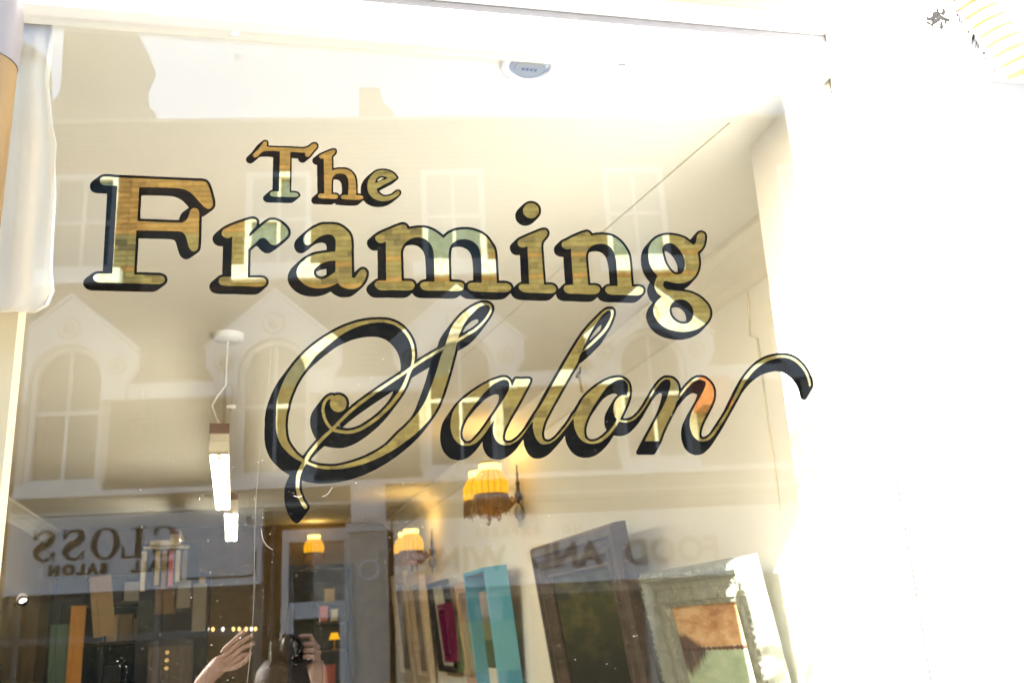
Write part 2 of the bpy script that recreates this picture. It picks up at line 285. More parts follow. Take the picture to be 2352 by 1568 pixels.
LETTERS = [
 ('T', '2587 1382 -10 4 -9 9 -46 62 -49 47 -5 9 0 6 9 15 14 6 16 -5 12 -9 33 -37 13 -7 16 -4 28 -4 74 0 48 6 3 3 -2 18 0 86 -2 10 0 86 -2 10 0 84 -2 10 0 80 -5 3 -26 0 -14 -2 -26 4 -10 6 -9 11 -2 6 4 10 7 7 6 4 34 6 102 0 8 2 30 0 8 2 48 0 14 -2 12 -6 6 -5 4 -8 -4 -9 -8 -8 -8 -4 -18 -4 -48 -2 -3 -3 0 -20 2 -8 0 -106 2 -10 0 -106 2 -10 0 -106 2 -22 3 -3 20 0 8 2 26 0 6 2 22 0 6 2 48 2 5 3 0 2 -2 16 4 8 5 5 12 6 12 0 10 -6 9 -9 30 -40 27 -29 5 -9 4 -10 -3 -12 -8 -9 -6 -4 -18 0 -12 6 -30 24 -12 6 -16 6 -22 4 -56 0 -8 -2 -56 -2 -8 -2 -54 0 -10 -2 -68 0 -10 -2 -38 0 -36 -4 -20 -7 -1 -6 4 -22 -2 -10 -3 -4 -8 -5',
  '2581 1366 -14 6 -10 8 -36 30 -17 17 -46 62 -49 47 -7 15 0 18 10 16 11 9 12 4 14 0 14 -4 11 -7 61 -51 30 -4 62 0 37 5 2 6 0 80 -2 10 0 86 -2 10 0 84 -2 8 0 30 -3 3 -20 8 -9 7 -37 31 -17 17 -6 12 0 12 2 8 6 10 11 11 14 6 26 4 104 0 8 2 30 0 8 2 60 0 14 -2 23 -13 45 -37 11 -13 4 -8 0 -8 -8 -18 -10 -10 -9 -5 -22 -6 -38 -2 -2 -3 5 -310 3 -3 10 0 8 2 38 2 3 3 0 10 4 8 11 11 18 8 22 0 6 -2 52 -42 17 -17 32 -42 27 -29 7 -11 4 -12 0 -16 -2 -8 -4 -6 -11 -11 -10 -6 -26 0 -20 8 -29 23 -9 5 -16 6 -20 4 -46 0 -8 -2 -56 -2 -8 -2 -132 -2 -8 -2 -38 0 -8 -2 -18 0 -14 -2 -6 -3 1 -24 -3 -9 -6 -10 -16 -8'),
 ('h', '3259 1462 -12 2 -24 8 -54 22 -44 21 -6 4 -3 4 0 10 5 9 6 6 10 4 20 -4 3 3 0 16 2 8 0 92 2 10 0 90 2 10 0 90 2 18 -3 5 -36 0 -14 6 -9 15 0 8 2 6 11 9 28 4 48 0 40 4 42 0 10 -2 8 -6 5 -5 2 -8 -2 -10 -5 -7 -6 -3 -14 -5 -32 0 -5 -3 0 -106 2 -8 0 -14 4 -20 8 -18 17 -17 14 -8 20 -6 36 0 20 4 14 8 12 12 12 22 5 19 0 18 2 6 0 48 -2 8 0 34 -3 28 -4 1 -46 0 -6 2 -9 7 -6 8 0 6 4 8 7 6 10 3 36 4 18 0 6 2 34 0 8 2 54 0 24 -4 12 -6 6 -6 1 -5 0 -6 -7 -11 -18 -6 -42 -2 -3 -3 0 -86 -2 -8 0 -22 -6 -40 -10 -30 -18 -26 -13 -13 -14 -10 -20 -10 -10 -4 -20 -4 -62 0 -26 4 -28 10 -5 -1 -2 -24 0 -74 -2 -10 0 -28 7 -9 17 -13 9 -14 3 -8 0 -8 -4 -6 -7 -5',
  '3253 1446 -12 2 -24 8 -68 28 -34 16 -52 42 -8 8 -5 9 0 20 7 15 9 9 9 5 6 2 12 1 3 10 0 94 2 10 0 90 2 10 0 58 -1 4 -40 33 -11 11 -8 16 0 22 6 10 9 9 8 4 26 4 50 0 40 4 56 0 16 -6 14 -10 12 12 6 4 46 6 58 2 8 2 64 0 26 -4 16 -8 9 -7 37 -31 13 -13 4 -8 0 -20 -10 -16 -15 -9 -10 -2 -32 -2 -3 -3 0 -78 -2 -6 0 -22 -6 -42 -8 -24 -10 -18 -12 -16 -17 -17 -14 -10 -24 -12 -10 -4 -20 -4 -72 0 -36 7 -3 -2 -2 -6 0 -74 -2 -8 0 -14 3 -5 19 -17 10 -14 4 -12 0 -16 -4 -12 -11 -11 -10 -4|3261 1755 24 -1 22 6 13 11 12 20 4 18 0 18 2 8 0 34 -2 20 -19 14 -2 0 -8 -11 -12 -8 -14 -4 -24 0 -3 -3 0 -86 2 -6 0 -14 2 -12'),
 ('e', '3725 1662 -32 6 -28 12 -22 16 -24 26 -9 13 -14 28 -6 24 -2 12 0 40 2 14 10 32 12 20 21 23 16 12 34 16 34 8 30 2 38 -4 35 -11 23 -11 29 -19 9 -7 16 -16 7 -11 0 -10 -2 -4 -7 -6 -14 -1 -16 8 -17 17 -24 14 -23 9 -34 6 -18 -2 -20 -6 -15 -9 -12 -12 -10 -14 -8 -16 -4 -16 2 -4 189 -99 3 -5 -23 -35 -22 -16 -16 -8 -20 -8 -26 -6 -16 -2|3720 1721 23 -1 18 4 17 9 2 4 -2 6 -7 7 -8 4 -40 10 -56 23 -3 0 0 -6 4 -18 12 -20 17 -15',
  '3719 1646 -32 6 -12 4 -20 10 -30 22 -37 31 -26 26 -16 22 -16 32 -8 34 0 54 2 14 10 32 15 25 23 25 17 13 38 18 34 8 42 2 38 -4 34 -10 24 -12 33 -21 53 -43 25 -25 10 -18 0 -20 -2 -6 -12 -12 -9 -3 -20 0 -8 2 -15 9 -29 25 -18 8 -30 8 -22 0 -10 -2 -20 -10 -9 -9 -9 -14 0 -4 124 -65 47 -39 12 -12 2 -8 0 -6 -2 -6 -24 -34 -27 -21 -34 -16 -32 -8 -16 -2|3682 1772 19 -25 26 -12 23 5 -27 15'),
 ('F', '1017 1726 -10 2 -14 6 -9 9 -6 10 -2 10 0 10 5 17 7 9 27 11 22 0 8 2 38 0 10 2 38 0 12 2 2 3 -1 34 -2 8 0 26 -2 8 0 28 -2 8 0 26 -2 6 0 30 -2 6 0 28 -2 6 0 30 -2 6 0 28 -2 6 0 30 -2 6 0 28 -2 6 -2 64 -2 6 -2 64 -2 6 0 30 -2 6 0 28 -2 6 0 30 -2 6 0 28 -2 6 0 30 -2 6 0 28 -2 6 0 30 -2 6 0 28 -2 6 -2 64 -2 12 -3 3 -134 0 -24 6 -12 8 -7 7 -4 8 -2 8 0 10 4 10 11 13 12 8 26 8 20 0 8 2 58 0 10 2 58 0 10 2 60 0 10 2 68 0 10 2 80 0 10 2 88 0 10 2 96 1 20 -5 14 -6 9 -9 8 -16 0 -14 -2 -8 -4 -6 -9 -9 -32 -12 -56 0 -10 -2 -52 0 -10 -2 -54 0 -10 -2 -52 0 -10 -3 3 -80 2 -8 0 -28 2 -8 0 -30 2 -8 0 -30 2 -8 0 -30 2 -8 0 -30 2 -8 0 -30 2 -8 0 -30 2 -8 0 -30 2 -8 0 -30 3 -10 4 -1 24 0 10 2 72 0 10 2 70 0 10 2 154 2 10 2 36 0 28 4 16 4 12 8 12 12 12 18 9 25 16 64 8 24 6 12 8 10 13 11 10 4 18 0 17 -9 12 -12 4 -12 4 -28 0 -22 2 -8 0 -38 2 -10 2 -158 2 -10 0 -68 -4 -18 -4 -10 -4 -4 -7 -7 -12 -6 -8 -2 -16 0 -12 4 -13 11 -8 12 -10 34 -12 30 -11 19 -14 14 -14 10 -22 8 -16 2 -18 -2 -56 0 -10 -2 -42 0 -10 -2 -42 0 -10 -2 -42 0 -10 -2 -42 0 -10 -2 -42 0 -10 -2 -42 0 -8 -2 -20 0 -3 -3 0 -24 2 -8 2 -64 2 -6 0 -28 2 -6 0 -30 2 -6 0 -30 2 -6 0 -28 2 -6 0 -28 2 -8 0 -28 2 -18 5 -3 178 0 10 2 72 0 8 2 34 0 8 2 36 0 8 2 18 0 36 6 24 6 38 16 29 19 14 12 39 39 39 47 33 33 18 14 12 6 12 4 10 0 5 -1 13 -7 11 -11 6 -12 2 -10 0 -28 -4 -24 -18 -70 -18 -54 -10 -22 -10 -14 -13 -11 -12 -4 -28 -4 -84 -2 -10 -2 -36 0 -10 -2 -38 0 -8 -2 -84 -2 -10 -2 -36 0 -10 -2 -38 0 -8 -2 -84 -2 -10 -2 -36 0 -10 -2 -38 0 -8 -2 -84 -2 -10 -2 -38 0 -8 -2 -38 0 -10 -2 -36 0 -8 -2 -58 -2 -52 -6',
  '1013 1700 -22 6 -16 8 -64 46 -23 23 -6 12 -4 18 0 16 8 26 4 6 11 11 10 6 28 10 102 4 5 3 -2 14 0 26 -2 8 0 28 -2 6 0 28 -2 6 0 30 -2 6 0 28 -2 6 -2 64 -2 6 -2 64 -2 6 -2 64 -2 6 -2 64 -2 6 -2 64 -2 6 -2 64 -2 6 0 30 -2 6 0 28 -2 6 -2 64 -2 8 -3 3 -46 0 -28 8 -16 8 -64 46 -21 21 -8 14 -4 16 0 16 2 8 11 19 15 15 15 9 32 10 20 0 8 2 58 0 10 2 58 0 10 2 60 0 10 2 158 2 10 2 88 0 10 2 90 0 10 2 36 -10 12 -6 63 -45 24 -22 8 -12 6 -16 0 -24 -8 -20 -18 -18 -45 -17 -116 -2 -10 -2 -54 0 -8 -2 -36 0 -4 -1 -1 -12 2 -8 0 -32 2 -6 0 -30 2 -8 0 -28 2 -10 0 -28 2 -10 0 -28 2 -10 4 -106 3 -10 12 -1 10 2 70 0 10 2 154 2 10 2 36 0 38 7 13 10 9 14 23 82 10 30 8 16 6 8 17 17 24 12 26 0 24 -10 75 -53 20 -20 5 -9 5 -15 4 -28 0 -22 2 -8 0 -38 2 -10 0 -72 2 -10 0 -76 2 -8 0 -32 3 -3 20 -8 78 -56 19 -19 8 -16 4 -16 0 -36 -4 -24 -18 -70 -12 -38 -14 -36 -16 -26 -13 -13 -8 -6 -20 -8 -30 -4 -84 -2 -10 -2 -36 0 -10 -2 -38 0 -8 -2 -84 -2 -10 -2 -36 0 -10 -2 -38 0 -8 -2 -84 -2 -10 -2 -36 0 -10 -2 -38 0 -8 -2 -84 -2 -10 -2 -38 0 -8 -2 -38 0 -10 -2 -36 0 -8 -2 -58 -2 -52 -6|1383 1909 84 -1 10 2 72 0 8 2 34 0 10 2 34 0 42 4 30 6 38 14 33 21 14 12 32 32 18 22 1 4 -54 39 -17 17 -12 20 -13 40 -4 3 -54 0 -10 -2 -42 0 -10 -2 -42 0 -10 -2 -42 0 -10 -2 -42 0 -10 -2 -98 -3 -3 -4 0 -28 2 -8 2 -64 2 -6 4 -100'),
 ('r', '2455 2138 -20 4 -42 12 -76 26 -62 24 -64 32 -15 13 -7 10 -3 8 0 20 6 14 12 12 23 11 12 2 12 0 13 -3 21 -13 3 3 0 22 -2 10 0 64 -2 10 0 62 -2 10 0 64 -2 10 -2 134 -5 3 -58 0 -18 2 -20 4 -10 6 -5 5 -6 12 -2 8 0 8 8 20 10 10 9 5 24 6 42 4 152 0 8 2 74 2 10 2 66 0 28 -4 14 -6 13 -11 6 -10 2 -8 0 -14 -6 -14 -11 -11 -14 -6 -28 -4 -118 0 -4 -1 -1 -38 2 -10 0 -68 2 -10 2 -148 11 -11 56 -46 40 -42 12 -8 20 -6 10 0 8 2 15 9 9 7 22 27 14 13 14 9 14 5 16 0 8 -2 59 -39 25 -19 21 -21 8 -10 8 -16 2 -14 -2 -16 -10 -24 -18 -22 -23 -21 -28 -20 -22 -12 -22 -8 -12 -2 -34 0 -24 8 -41 29 -137 119 -10 6 -1 -7 2 -16 4 -10 17 -21 34 -32 13 -19 6 -18 0 -22 -3 -8 -6 -9 -10 -6 -10 -4',
  '2449 2114 -20 4 -42 12 -76 26 -76 30 -44 22 -29 19 -53 45 -21 21 -8 12 -4 12 0 30 12 26 17 17 24 12 18 4 26 0 3 5 0 48 -2 10 0 62 -2 10 0 64 -2 10 -1 64 -2 2 -16 3 -16 8 -62 52 -17 17 -12 28 0 20 10 26 17 17 14 8 28 8 42 4 152 0 8 2 74 2 10 2 78 0 16 -2 18 -4 20 -10 10 -8 53 -45 18 -18 8 -14 4 -12 0 -28 -11 -21 -16 -16 -22 -10 -26 -4 -102 0 -4 -1 -1 -8 2 -10 0 -68 2 -10 0 -68 2 -10 1 -64 44 -39 10 -5 14 7 26 30 18 16 22 14 14 4 28 0 20 -8 54 -36 34 -26 52 -44 33 -33 8 -10 12 -24 2 -14 0 -18 -2 -12 -14 -30 -18 -22 -15 -15 -15 -13 -27 -19 -40 -20 -26 -6 -42 0 -12 2 -22 10 -24 16 -48 38 -2 0 -1 -3 0 -28 -2 -8 -9 -15 -8 -8 -16 -10 -12 -4'),
 ('a', '3159 2190 -22 4 -24 8 -46 22 -27 17 -39 31 -26 26 -11 21 -4 22 4 24 7 13 10 10 18 6 16 -2 16 -8 19 -13 43 -39 28 -18 23 -11 25 -9 22 -4 24 0 12 2 16 6 12 8 13 15 8 20 2 12 0 64 -2 8 0 26 -3 3 -8 2 -88 10 -74 12 -36 8 -48 20 -41 25 -19 15 -25 25 -20 28 -12 26 -6 26 0 18 8 30 6 12 13 19 18 20 17 15 21 15 22 12 24 10 22 6 32 6 18 2 40 0 44 -6 18 -4 46 -16 54 -28 22 24 16 12 28 14 32 10 14 2 38 0 26 -6 22 -10 14 -10 18 -16 25 -33 14 -28 8 -24 4 -22 0 -12 -8 -20 -9 -9 -16 -6 -16 3 -19 14 -39 57 -8 8 -10 4 -12 -4 -5 -5 -2 -10 0 -102 -2 -10 0 -102 -2 -10 0 -46 2 -8 0 -24 -2 -8 0 -26 -8 -46 -4 -12 -10 -20 -16 -20 -27 -25 -24 -18 -30 -16 -30 -8 -32 -2 -6 -2|3260 2545 13 -1 3 5 0 98 -7 9 -60 44 -28 14 -32 10 -22 0 -22 -6 -13 -7 -16 -14 -5 -8 -7 -20 0 -24 6 -12 8 -10 25 -25 24 -18 28 -14 32 -10 28 -6',
  '3153 2166 -22 4 -24 8 -58 28 -39 27 -47 39 -33 29 -40 40 -14 28 -4 20 0 20 4 18 10 20 15 15 18 10 10 2 18 0 10 -2 20 -10 22 -14 48 -42 24 -16 26 -12 14 -4 22 -4 12 0 24 6 11 9 6 12 4 16 -1 26 -10 3 -92 14 -26 6 -22 8 -34 16 -28 16 -21 15 -35 29 -32 28 -39 39 -14 18 -16 30 -8 20 -4 22 0 28 8 30 10 20 14 20 12 14 27 25 22 16 30 16 24 10 22 6 50 8 52 0 8 -2 14 0 40 -8 36 -12 52 -25 30 25 36 18 22 8 22 4 50 0 28 -6 30 -14 34 -26 47 -41 22 -22 15 -19 9 -13 17 -35 9 -25 4 -24 0 -22 -2 -8 -11 -21 -14 -14 -22 -10 -18 0 -12 2 -14 8 -46 40 -4 1 -1 -68 -2 -10 0 -102 -2 -10 2 -78 -2 -8 0 -26 -6 -36 -6 -22 -14 -28 -16 -20 -21 -21 -30 -24 -40 -22 -16 -6 -18 -4 -40 -4|3182 2627 5 0 1 4 0 48 -3 5 -32 14 -18 2 -25 -7 -16 -12 -6 -18 0 -10 3 -3 46 -16'),
 ('m', '3927 2192 -24 6 -22 8 -152 64 -46 24 -11 9 -6 8 -2 12 2 12 9 17 14 14 12 6 20 2 16 -2 26 -10 4 0 1 3 0 116 2 10 0 158 2 10 0 78 -5 3 -50 -2 -16 2 -18 4 -14 9 -8 13 -3 9 2 12 12 18 13 13 8 6 14 6 24 4 82 0 10 -2 28 0 8 2 50 0 10 2 66 0 18 -2 18 -4 9 -5 8 -8 10 -20 0 -18 -8 -20 -7 -7 -12 -6 -16 -4 -78 0 -5 -3 0 -28 -2 -8 0 -60 -2 -10 0 -70 -2 -8 0 -32 -2 -10 0 -44 6 -34 4 -12 12 -24 12 -16 25 -25 32 -22 22 -10 24 -6 38 -2 18 2 18 4 12 4 20 10 16 12 25 25 18 28 12 32 6 28 2 34 2 6 0 34 2 10 0 70 2 10 0 120 -5 3 -26 0 -8 -2 -46 0 -22 4 -18 8 -5 5 -7 13 -2 13 6 17 9 11 9 7 24 8 30 4 160 0 8 2 44 0 10 2 74 0 24 -4 10 -5 10 -7 7 -11 4 -20 -2 -12 -4 -8 -5 -7 -8 -6 -18 -6 -26 -4 -54 0 -6 -2 -18 0 -3 -3 0 -28 -2 -8 0 -50 -2 -10 0 -48 -2 -10 0 -112 4 -42 4 -18 10 -20 9 -13 19 -19 21 -15 22 -10 22 -6 40 -4 30 4 34 10 30 16 27 23 16 22 14 34 8 34 8 64 0 24 2 8 2 186 -5 3 -76 -2 -32 4 -6 2 -7 5 -7 9 -4 15 3 16 8 12 11 9 12 6 16 4 26 4 26 0 8 2 68 0 10 2 96 2 10 2 52 0 38 -4 24 -8 11 -11 6 -16 0 -12 -8 -16 -5 -6 -12 -8 -16 -7 -12 -2 -16 0 -8 -2 -58 2 -4 -1 -2 -3 -1 -37 -2 -8 0 -32 -2 -8 0 -30 -2 -8 0 -30 -2 -8 0 -32 -2 -8 0 -28 -2 -6 -2 -40 -6 -42 -6 -18 -10 -20 -49 -73 -26 -26 -28 -20 -30 -16 -24 -10 -50 -14 -38 -6 -60 0 -42 6 -24 6 -29 11 -27 13 -13 9 -11 9 -30 30 -4 1 -36 -31 -44 -32 -34 -18 -32 -12 -42 -8 -62 0 -46 6 -50 9 -2 -2 -11 -28 -9 -9 -10 -6 -10 -2',
  '3923 2168 -24 6 -48 18 -114 48 -50 24 -36 24 -47 41 -10 10 -8 12 -4 18 0 10 2 10 10 22 17 19 10 8 18 8 14 2 30 -2 3 3 0 86 2 10 0 158 2 12 -3 3 -18 6 -17 11 -56 48 -14 20 -6 20 2 18 10 20 23 25 14 10 20 8 24 4 90 0 8 -2 22 0 8 2 50 0 10 2 76 0 26 -4 18 -6 17 -11 25 -23 6 -2 19 23 19 13 26 8 30 4 160 0 8 2 44 0 10 2 82 0 24 -4 16 -7 32 -23 12 12 14 10 24 10 20 4 18 2 24 0 8 2 68 0 10 2 96 2 10 2 60 0 38 -4 22 -6 8 -4 14 -10 46 -40 15 -15 6 -8 8 -22 0 -18 -8 -22 -12 -16 -19 -12 -24 -9 -34 -4 -44 1 -3 -28 0 -30 -2 -10 0 -28 -2 -10 -4 -106 -2 -6 -2 -40 -6 -42 -8 -24 -10 -20 -53 -79 -28 -28 -34 -24 -30 -16 -24 -10 -30 -10 -26 -6 -38 -6 -68 0 -42 6 -24 6 -34 12 -28 14 -27 19 -19 17 -4 1 -35 -28 -43 -29 -24 -12 -38 -14 -42 -8 -70 0 -76 11 -13 -20 -17 -15 -24 -8|4010 2393 19 -1 34 6 26 12 10 8 23 23 10 14 14 34 6 28 2 34 2 6 0 36 2 8 2 120 -3 3 -26 4 -20 8 -11 7 -19 17 -10 6 -2 -1 -7 -16 -7 -9 -12 -10 -12 -6 -22 -6 -58 0 -5 -3 -2 -16 0 -60 -2 -10 0 -70 -2 -8 0 -32 -2 -10 0 -34 2 -18 6 -24 14 -26 19 -9 18 -4|4466 2409 5 -1 20 2 28 6 30 14 14 10 15 13 12 16 12 28 6 24 6 36 2 32 2 6 0 24 2 6 0 108 -3 3 -4 2 -14 0 -20 4 -14 8 -16 13 -4 -1 -8 -12 -14 -10 -22 -8 -28 -4 -54 0 -4 -2 -3 -3 -2 -16 -2 -108 -2 -10 0 -104 4 -42 4 -16 7 -9 18 -6'),
 ('i', '5175 1984 -26 8 -21 15 -12 16 -8 20 0 26 8 24 6 8 16 16 21 11 20 4 12 0 20 -4 10 -5 12 -7 15 -15 8 -12 6 -16 0 -28 -2 -10 -8 -16 -10 -12 -13 -11 -26 -10 -10 -2|5299 2244 -26 8 -30 12 -110 46 -48 22 -18 10 -9 9 -4 10 0 10 2 10 8 18 7 7 12 8 12 4 22 0 14 -5 16 -9 3 1 2 6 0 36 2 10 0 32 2 10 0 34 2 10 0 34 2 10 0 34 2 10 0 32 2 10 0 34 2 8 2 58 -1 2 -4 1 -34 -4 -30 0 -12 2 -14 8 -4 7 -5 14 4 14 13 15 16 12 14 6 18 4 36 4 98 2 8 2 30 0 10 2 68 0 22 -4 14 -6 9 -9 6 -14 1 -10 -4 -16 -10 -13 -16 -10 -18 -4 -42 0 -8 2 -16 0 -5 -3 -4 -66 -2 -6 0 -20 -2 -6 0 -20 -2 -6 0 -20 -2 -6 0 -20 -2 -6 0 -20 -2 -6 0 -20 -2 -6 -2 -54 -2 -6 0 -20 -4 -32 0 -46 2 -16 8 -22 32 -36 11 -16 7 -20 0 -10 -4 -12 -13 -13 -6 -2',
  '5171 1962 -29 9 -29 19 -55 53 -16 22 -10 26 0 34 6 22 4 8 10 14 15 15 12 8 22 10 20 4 20 0 26 -6 10 -5 16 -9 26 -22 39 -39 16 -22 10 -26 0 -34 -2 -12 -10 -22 -13 -17 -14 -12 -18 -10 -30 -8|5295 2222 -32 10 -30 12 -110 46 -64 30 -8 6 -59 57 -10 14 -4 14 0 16 6 22 13 21 18 14 20 8 30 0 8 -2 3 3 2 20 0 34 2 8 0 34 2 10 0 34 2 10 0 34 2 10 2 62 -3 3 -14 5 -14 9 -52 50 -10 15 -7 20 0 10 4 14 14 20 8 8 19 13 14 6 24 6 38 4 96 2 8 2 30 0 10 2 74 0 14 -2 26 -8 24 -18 47 -47 10 -16 6 -24 -2 -14 -5 -14 -14 -19 -18 -12 -18 -6 -12 -2 -48 0 -5 -3 -6 -98 -2 -6 0 -20 -2 -6 0 -20 -2 -6 0 -20 -2 -6 0 -20 -2 -6 -2 -54 -2 -6 0 -20 -4 -32 0 -38 7 -30 29 -32 15 -22 9 -26 0 -20 -4 -12 -7 -11 -10 -10 -8 -6 -12 -4'),
 ('n', '5725 2262 -30 8 -22 8 -80 34 -72 38 -22 8 -8 6 -5 9 -2 12 2 16 5 11 12 12 24 10 14 2 14 -2 14 -6 5 1 2 10 6 114 2 6 6 112 2 6 4 82 2 6 0 14 -3 3 -36 0 -20 2 -14 2 -11 7 -7 10 -3 8 0 10 4 12 8 12 11 11 15 7 23 5 92 0 8 2 32 0 6 2 28 0 8 2 66 0 24 -6 13 -7 9 -9 9 -17 0 -12 -3 -9 -7 -13 -11 -9 -26 -8 -64 0 -5 -3 0 -16 -2 -6 -2 -36 -2 -6 -6 -78 -2 -6 0 -16 -2 -6 -4 -66 -2 -6 0 -40 4 -24 12 -30 10 -14 21 -21 26 -16 22 -8 20 -4 36 -2 30 4 20 6 31 17 19 19 18 30 15 39 10 48 4 30 2 48 2 8 0 24 2 6 0 30 2 6 0 32 2 8 2 56 -5 3 -68 -2 -16 2 -20 6 -7 7 -6 16 0 14 8 16 13 11 12 6 26 6 20 2 104 0 8 2 28 0 6 2 26 0 8 2 52 0 26 -4 12 -5 8 -5 11 -13 6 -18 0 -10 -2 -8 -4 -8 -6 -6 -13 -7 -18 -4 -36 0 -8 2 -22 0 -5 -3 -4 -36 0 -20 -2 -6 0 -20 -2 -6 0 -22 -2 -6 0 -20 -2 -6 -4 -66 -8 -64 -4 -22 -6 -22 -14 -32 -23 -37 -31 -39 -19 -19 -34 -26 -38 -20 -18 -6 -52 -8 -18 0 -8 -2 -34 0 -36 4 -34 8 -5 -3 -9 -17 -13 -13 -15 -7',
  '5721 2240 -42 12 -46 18 -51 23 -71 37 -22 8 -14 10 -51 49 -12 18 -4 16 0 14 6 24 8 12 10 10 19 11 20 6 29 3 2 14 4 84 2 6 6 112 4 34 -1 4 -18 11 -39 39 -8 6 -10 10 -9 14 -5 14 0 20 6 16 11 17 11 11 22 12 31 7 90 0 8 2 32 0 6 2 28 0 8 2 74 0 26 -6 16 -8 20 -16 18 -17 2 1 11 19 19 15 24 10 38 6 106 0 8 2 28 0 6 2 26 0 8 2 60 0 16 -2 22 -6 19 -11 14 -12 48 -48 8 -12 6 -14 2 -10 0 -18 -5 -15 -9 -15 -11 -9 -12 -6 -24 -6 -44 0 -8 2 -3 -3 -12 -168 -10 -86 -8 -38 -8 -22 -10 -22 -27 -43 -31 -39 -19 -19 -40 -30 -38 -20 -24 -8 -22 -4 -54 -6 -46 0 -6 2 -16 0 -32 6 -14 -17 -14 -11 -22 -8|5804 2455 13 -1 30 4 12 4 26 14 17 17 12 18 10 22 10 36 10 60 2 48 2 8 0 24 2 6 2 54 -3 3 -12 0 -24 8 -8 6 -24 23 -2 -1 -15 -25 -19 -13 -28 -8 -48 0 -3 -3 -2 -4 -2 -36 -2 -6 -6 -78 -2 -6 0 -16 -2 -6 -2 -44 -4 -28 0 -34 4 -22 6 -14 23 -7'),
 ('g', '6841 2270 -16 6 -11 13 -8 18 -4 32 -8 30 -8 12 -11 7 -10 -1 -56 -45 -18 -12 -26 -12 -30 -10 -48 -10 -36 -4 -44 0 -26 4 -38 10 -26 12 -25 17 -26 26 -10 14 -10 18 -10 28 -4 20 -2 48 2 8 2 36 8 38 10 26 24 44 14 18 31 34 -1 6 -14 24 -12 34 -2 10 0 26 4 22 16 36 12 16 36 26 0 2 -15 13 -25 25 -20 26 -10 20 -10 38 0 24 4 22 13 33 15 27 14 18 28 28 35 25 36 18 24 8 46 10 38 6 20 2 42 0 52 -8 44 -12 44 -20 28 -18 14 -12 21 -21 10 -12 14 -22 12 -28 2 -10 0 -34 -8 -30 -14 -28 -25 -33 -30 -30 -32 -24 -48 -26 -44 -16 -26 -6 -44 -8 -72 -4 -26 -4 -18 0 -26 -4 -16 -6 -14 -10 -9 -9 -6 -12 -2 -10 0 -12 6 -16 8 -8 7 -3 14 0 40 12 54 10 50 0 32 -6 24 -8 30 -16 16 -12 28 -28 13 -19 12 -26 8 -24 6 -34 2 -42 -4 -34 -10 -54 27 -21 13 -13 6 -8 12 -24 8 -24 6 -32 0 -40 -4 -12 -6 -8 -11 -7 -16 -4|6518 2375 23 -1 14 2 22 8 20 14 18 16 24 28 19 29 14 28 12 34 4 24 0 42 -6 30 -8 20 -13 15 -18 10 -26 6 -14 0 -16 -4 -17 -11 -19 -17 -20 -24 -25 -39 -10 -22 -10 -26 -12 -46 -6 -34 0 -26 4 -18 10 -16 15 -15|6622 2925 21 -2 18 1 20 4 22 10 22 16 13 13 16 22 8 16 6 18 4 26 0 14 -4 26 -12 28 -9 13 -13 13 -15 9 -32 8 -22 0 -16 -2 -25 -9 -15 -7 -33 -25 -20 -26 -10 -20 -8 -32 0 -16 4 -24 8 -20 12 -18 18 -18 23 -13',
  '6841 2248 -16 4 -14 8 -39 41 -31 39 -38 -28 -20 -10 -40 -14 -44 -10 -46 -6 -46 0 -26 4 -46 12 -30 14 -16 10 -35 31 -57 65 -15 23 -10 22 -10 36 -4 32 0 28 2 6 2 36 14 58 20 42 25 37 24 27 -21 50 -4 20 0 28 8 34 16 34 12 16 16 16 -4 8 -32 38 -16 30 -12 46 0 24 2 12 10 36 8 18 16 28 14 18 35 35 17 13 17 11 40 20 24 8 34 8 44 8 34 4 44 0 30 -4 46 -10 26 -8 48 -22 28 -18 14 -12 35 -35 42 -48 22 -30 12 -24 8 -30 0 -34 -2 -12 -8 -26 -8 -18 -20 -32 -10 -12 -39 -39 -20 -16 -32 -20 -52 -24 -24 -8 -60 -13 0 -2 35 -22 18 -16 66 -74 20 -32 16 -42 8 -42 2 -40 -4 -36 -7 -38 34 -39 17 -31 10 -28 8 -42 0 -38 -4 -16 -9 -15 -8 -8 -18 -10 -20 -4|6491 2453 4 -1 20 6 20 14 13 11 16 18 20 28 18 34 12 36 2 16 0 38 -1 4 -12 1 -8 -2 -26 -20 -20 -24 -17 -25 -10 -18 -16 -40 -10 -38 -6 -34|6572 3003 21 -2 18 1 12 2 18 8 21 15 8 8 16 22 10 24 4 26 0 12 -3 16 -10 3 -22 0 -22 -4 -22 -10 -30 -22 -17 -23 -6 -12 -8 -28 0 -18 2 -12 3 -3'),
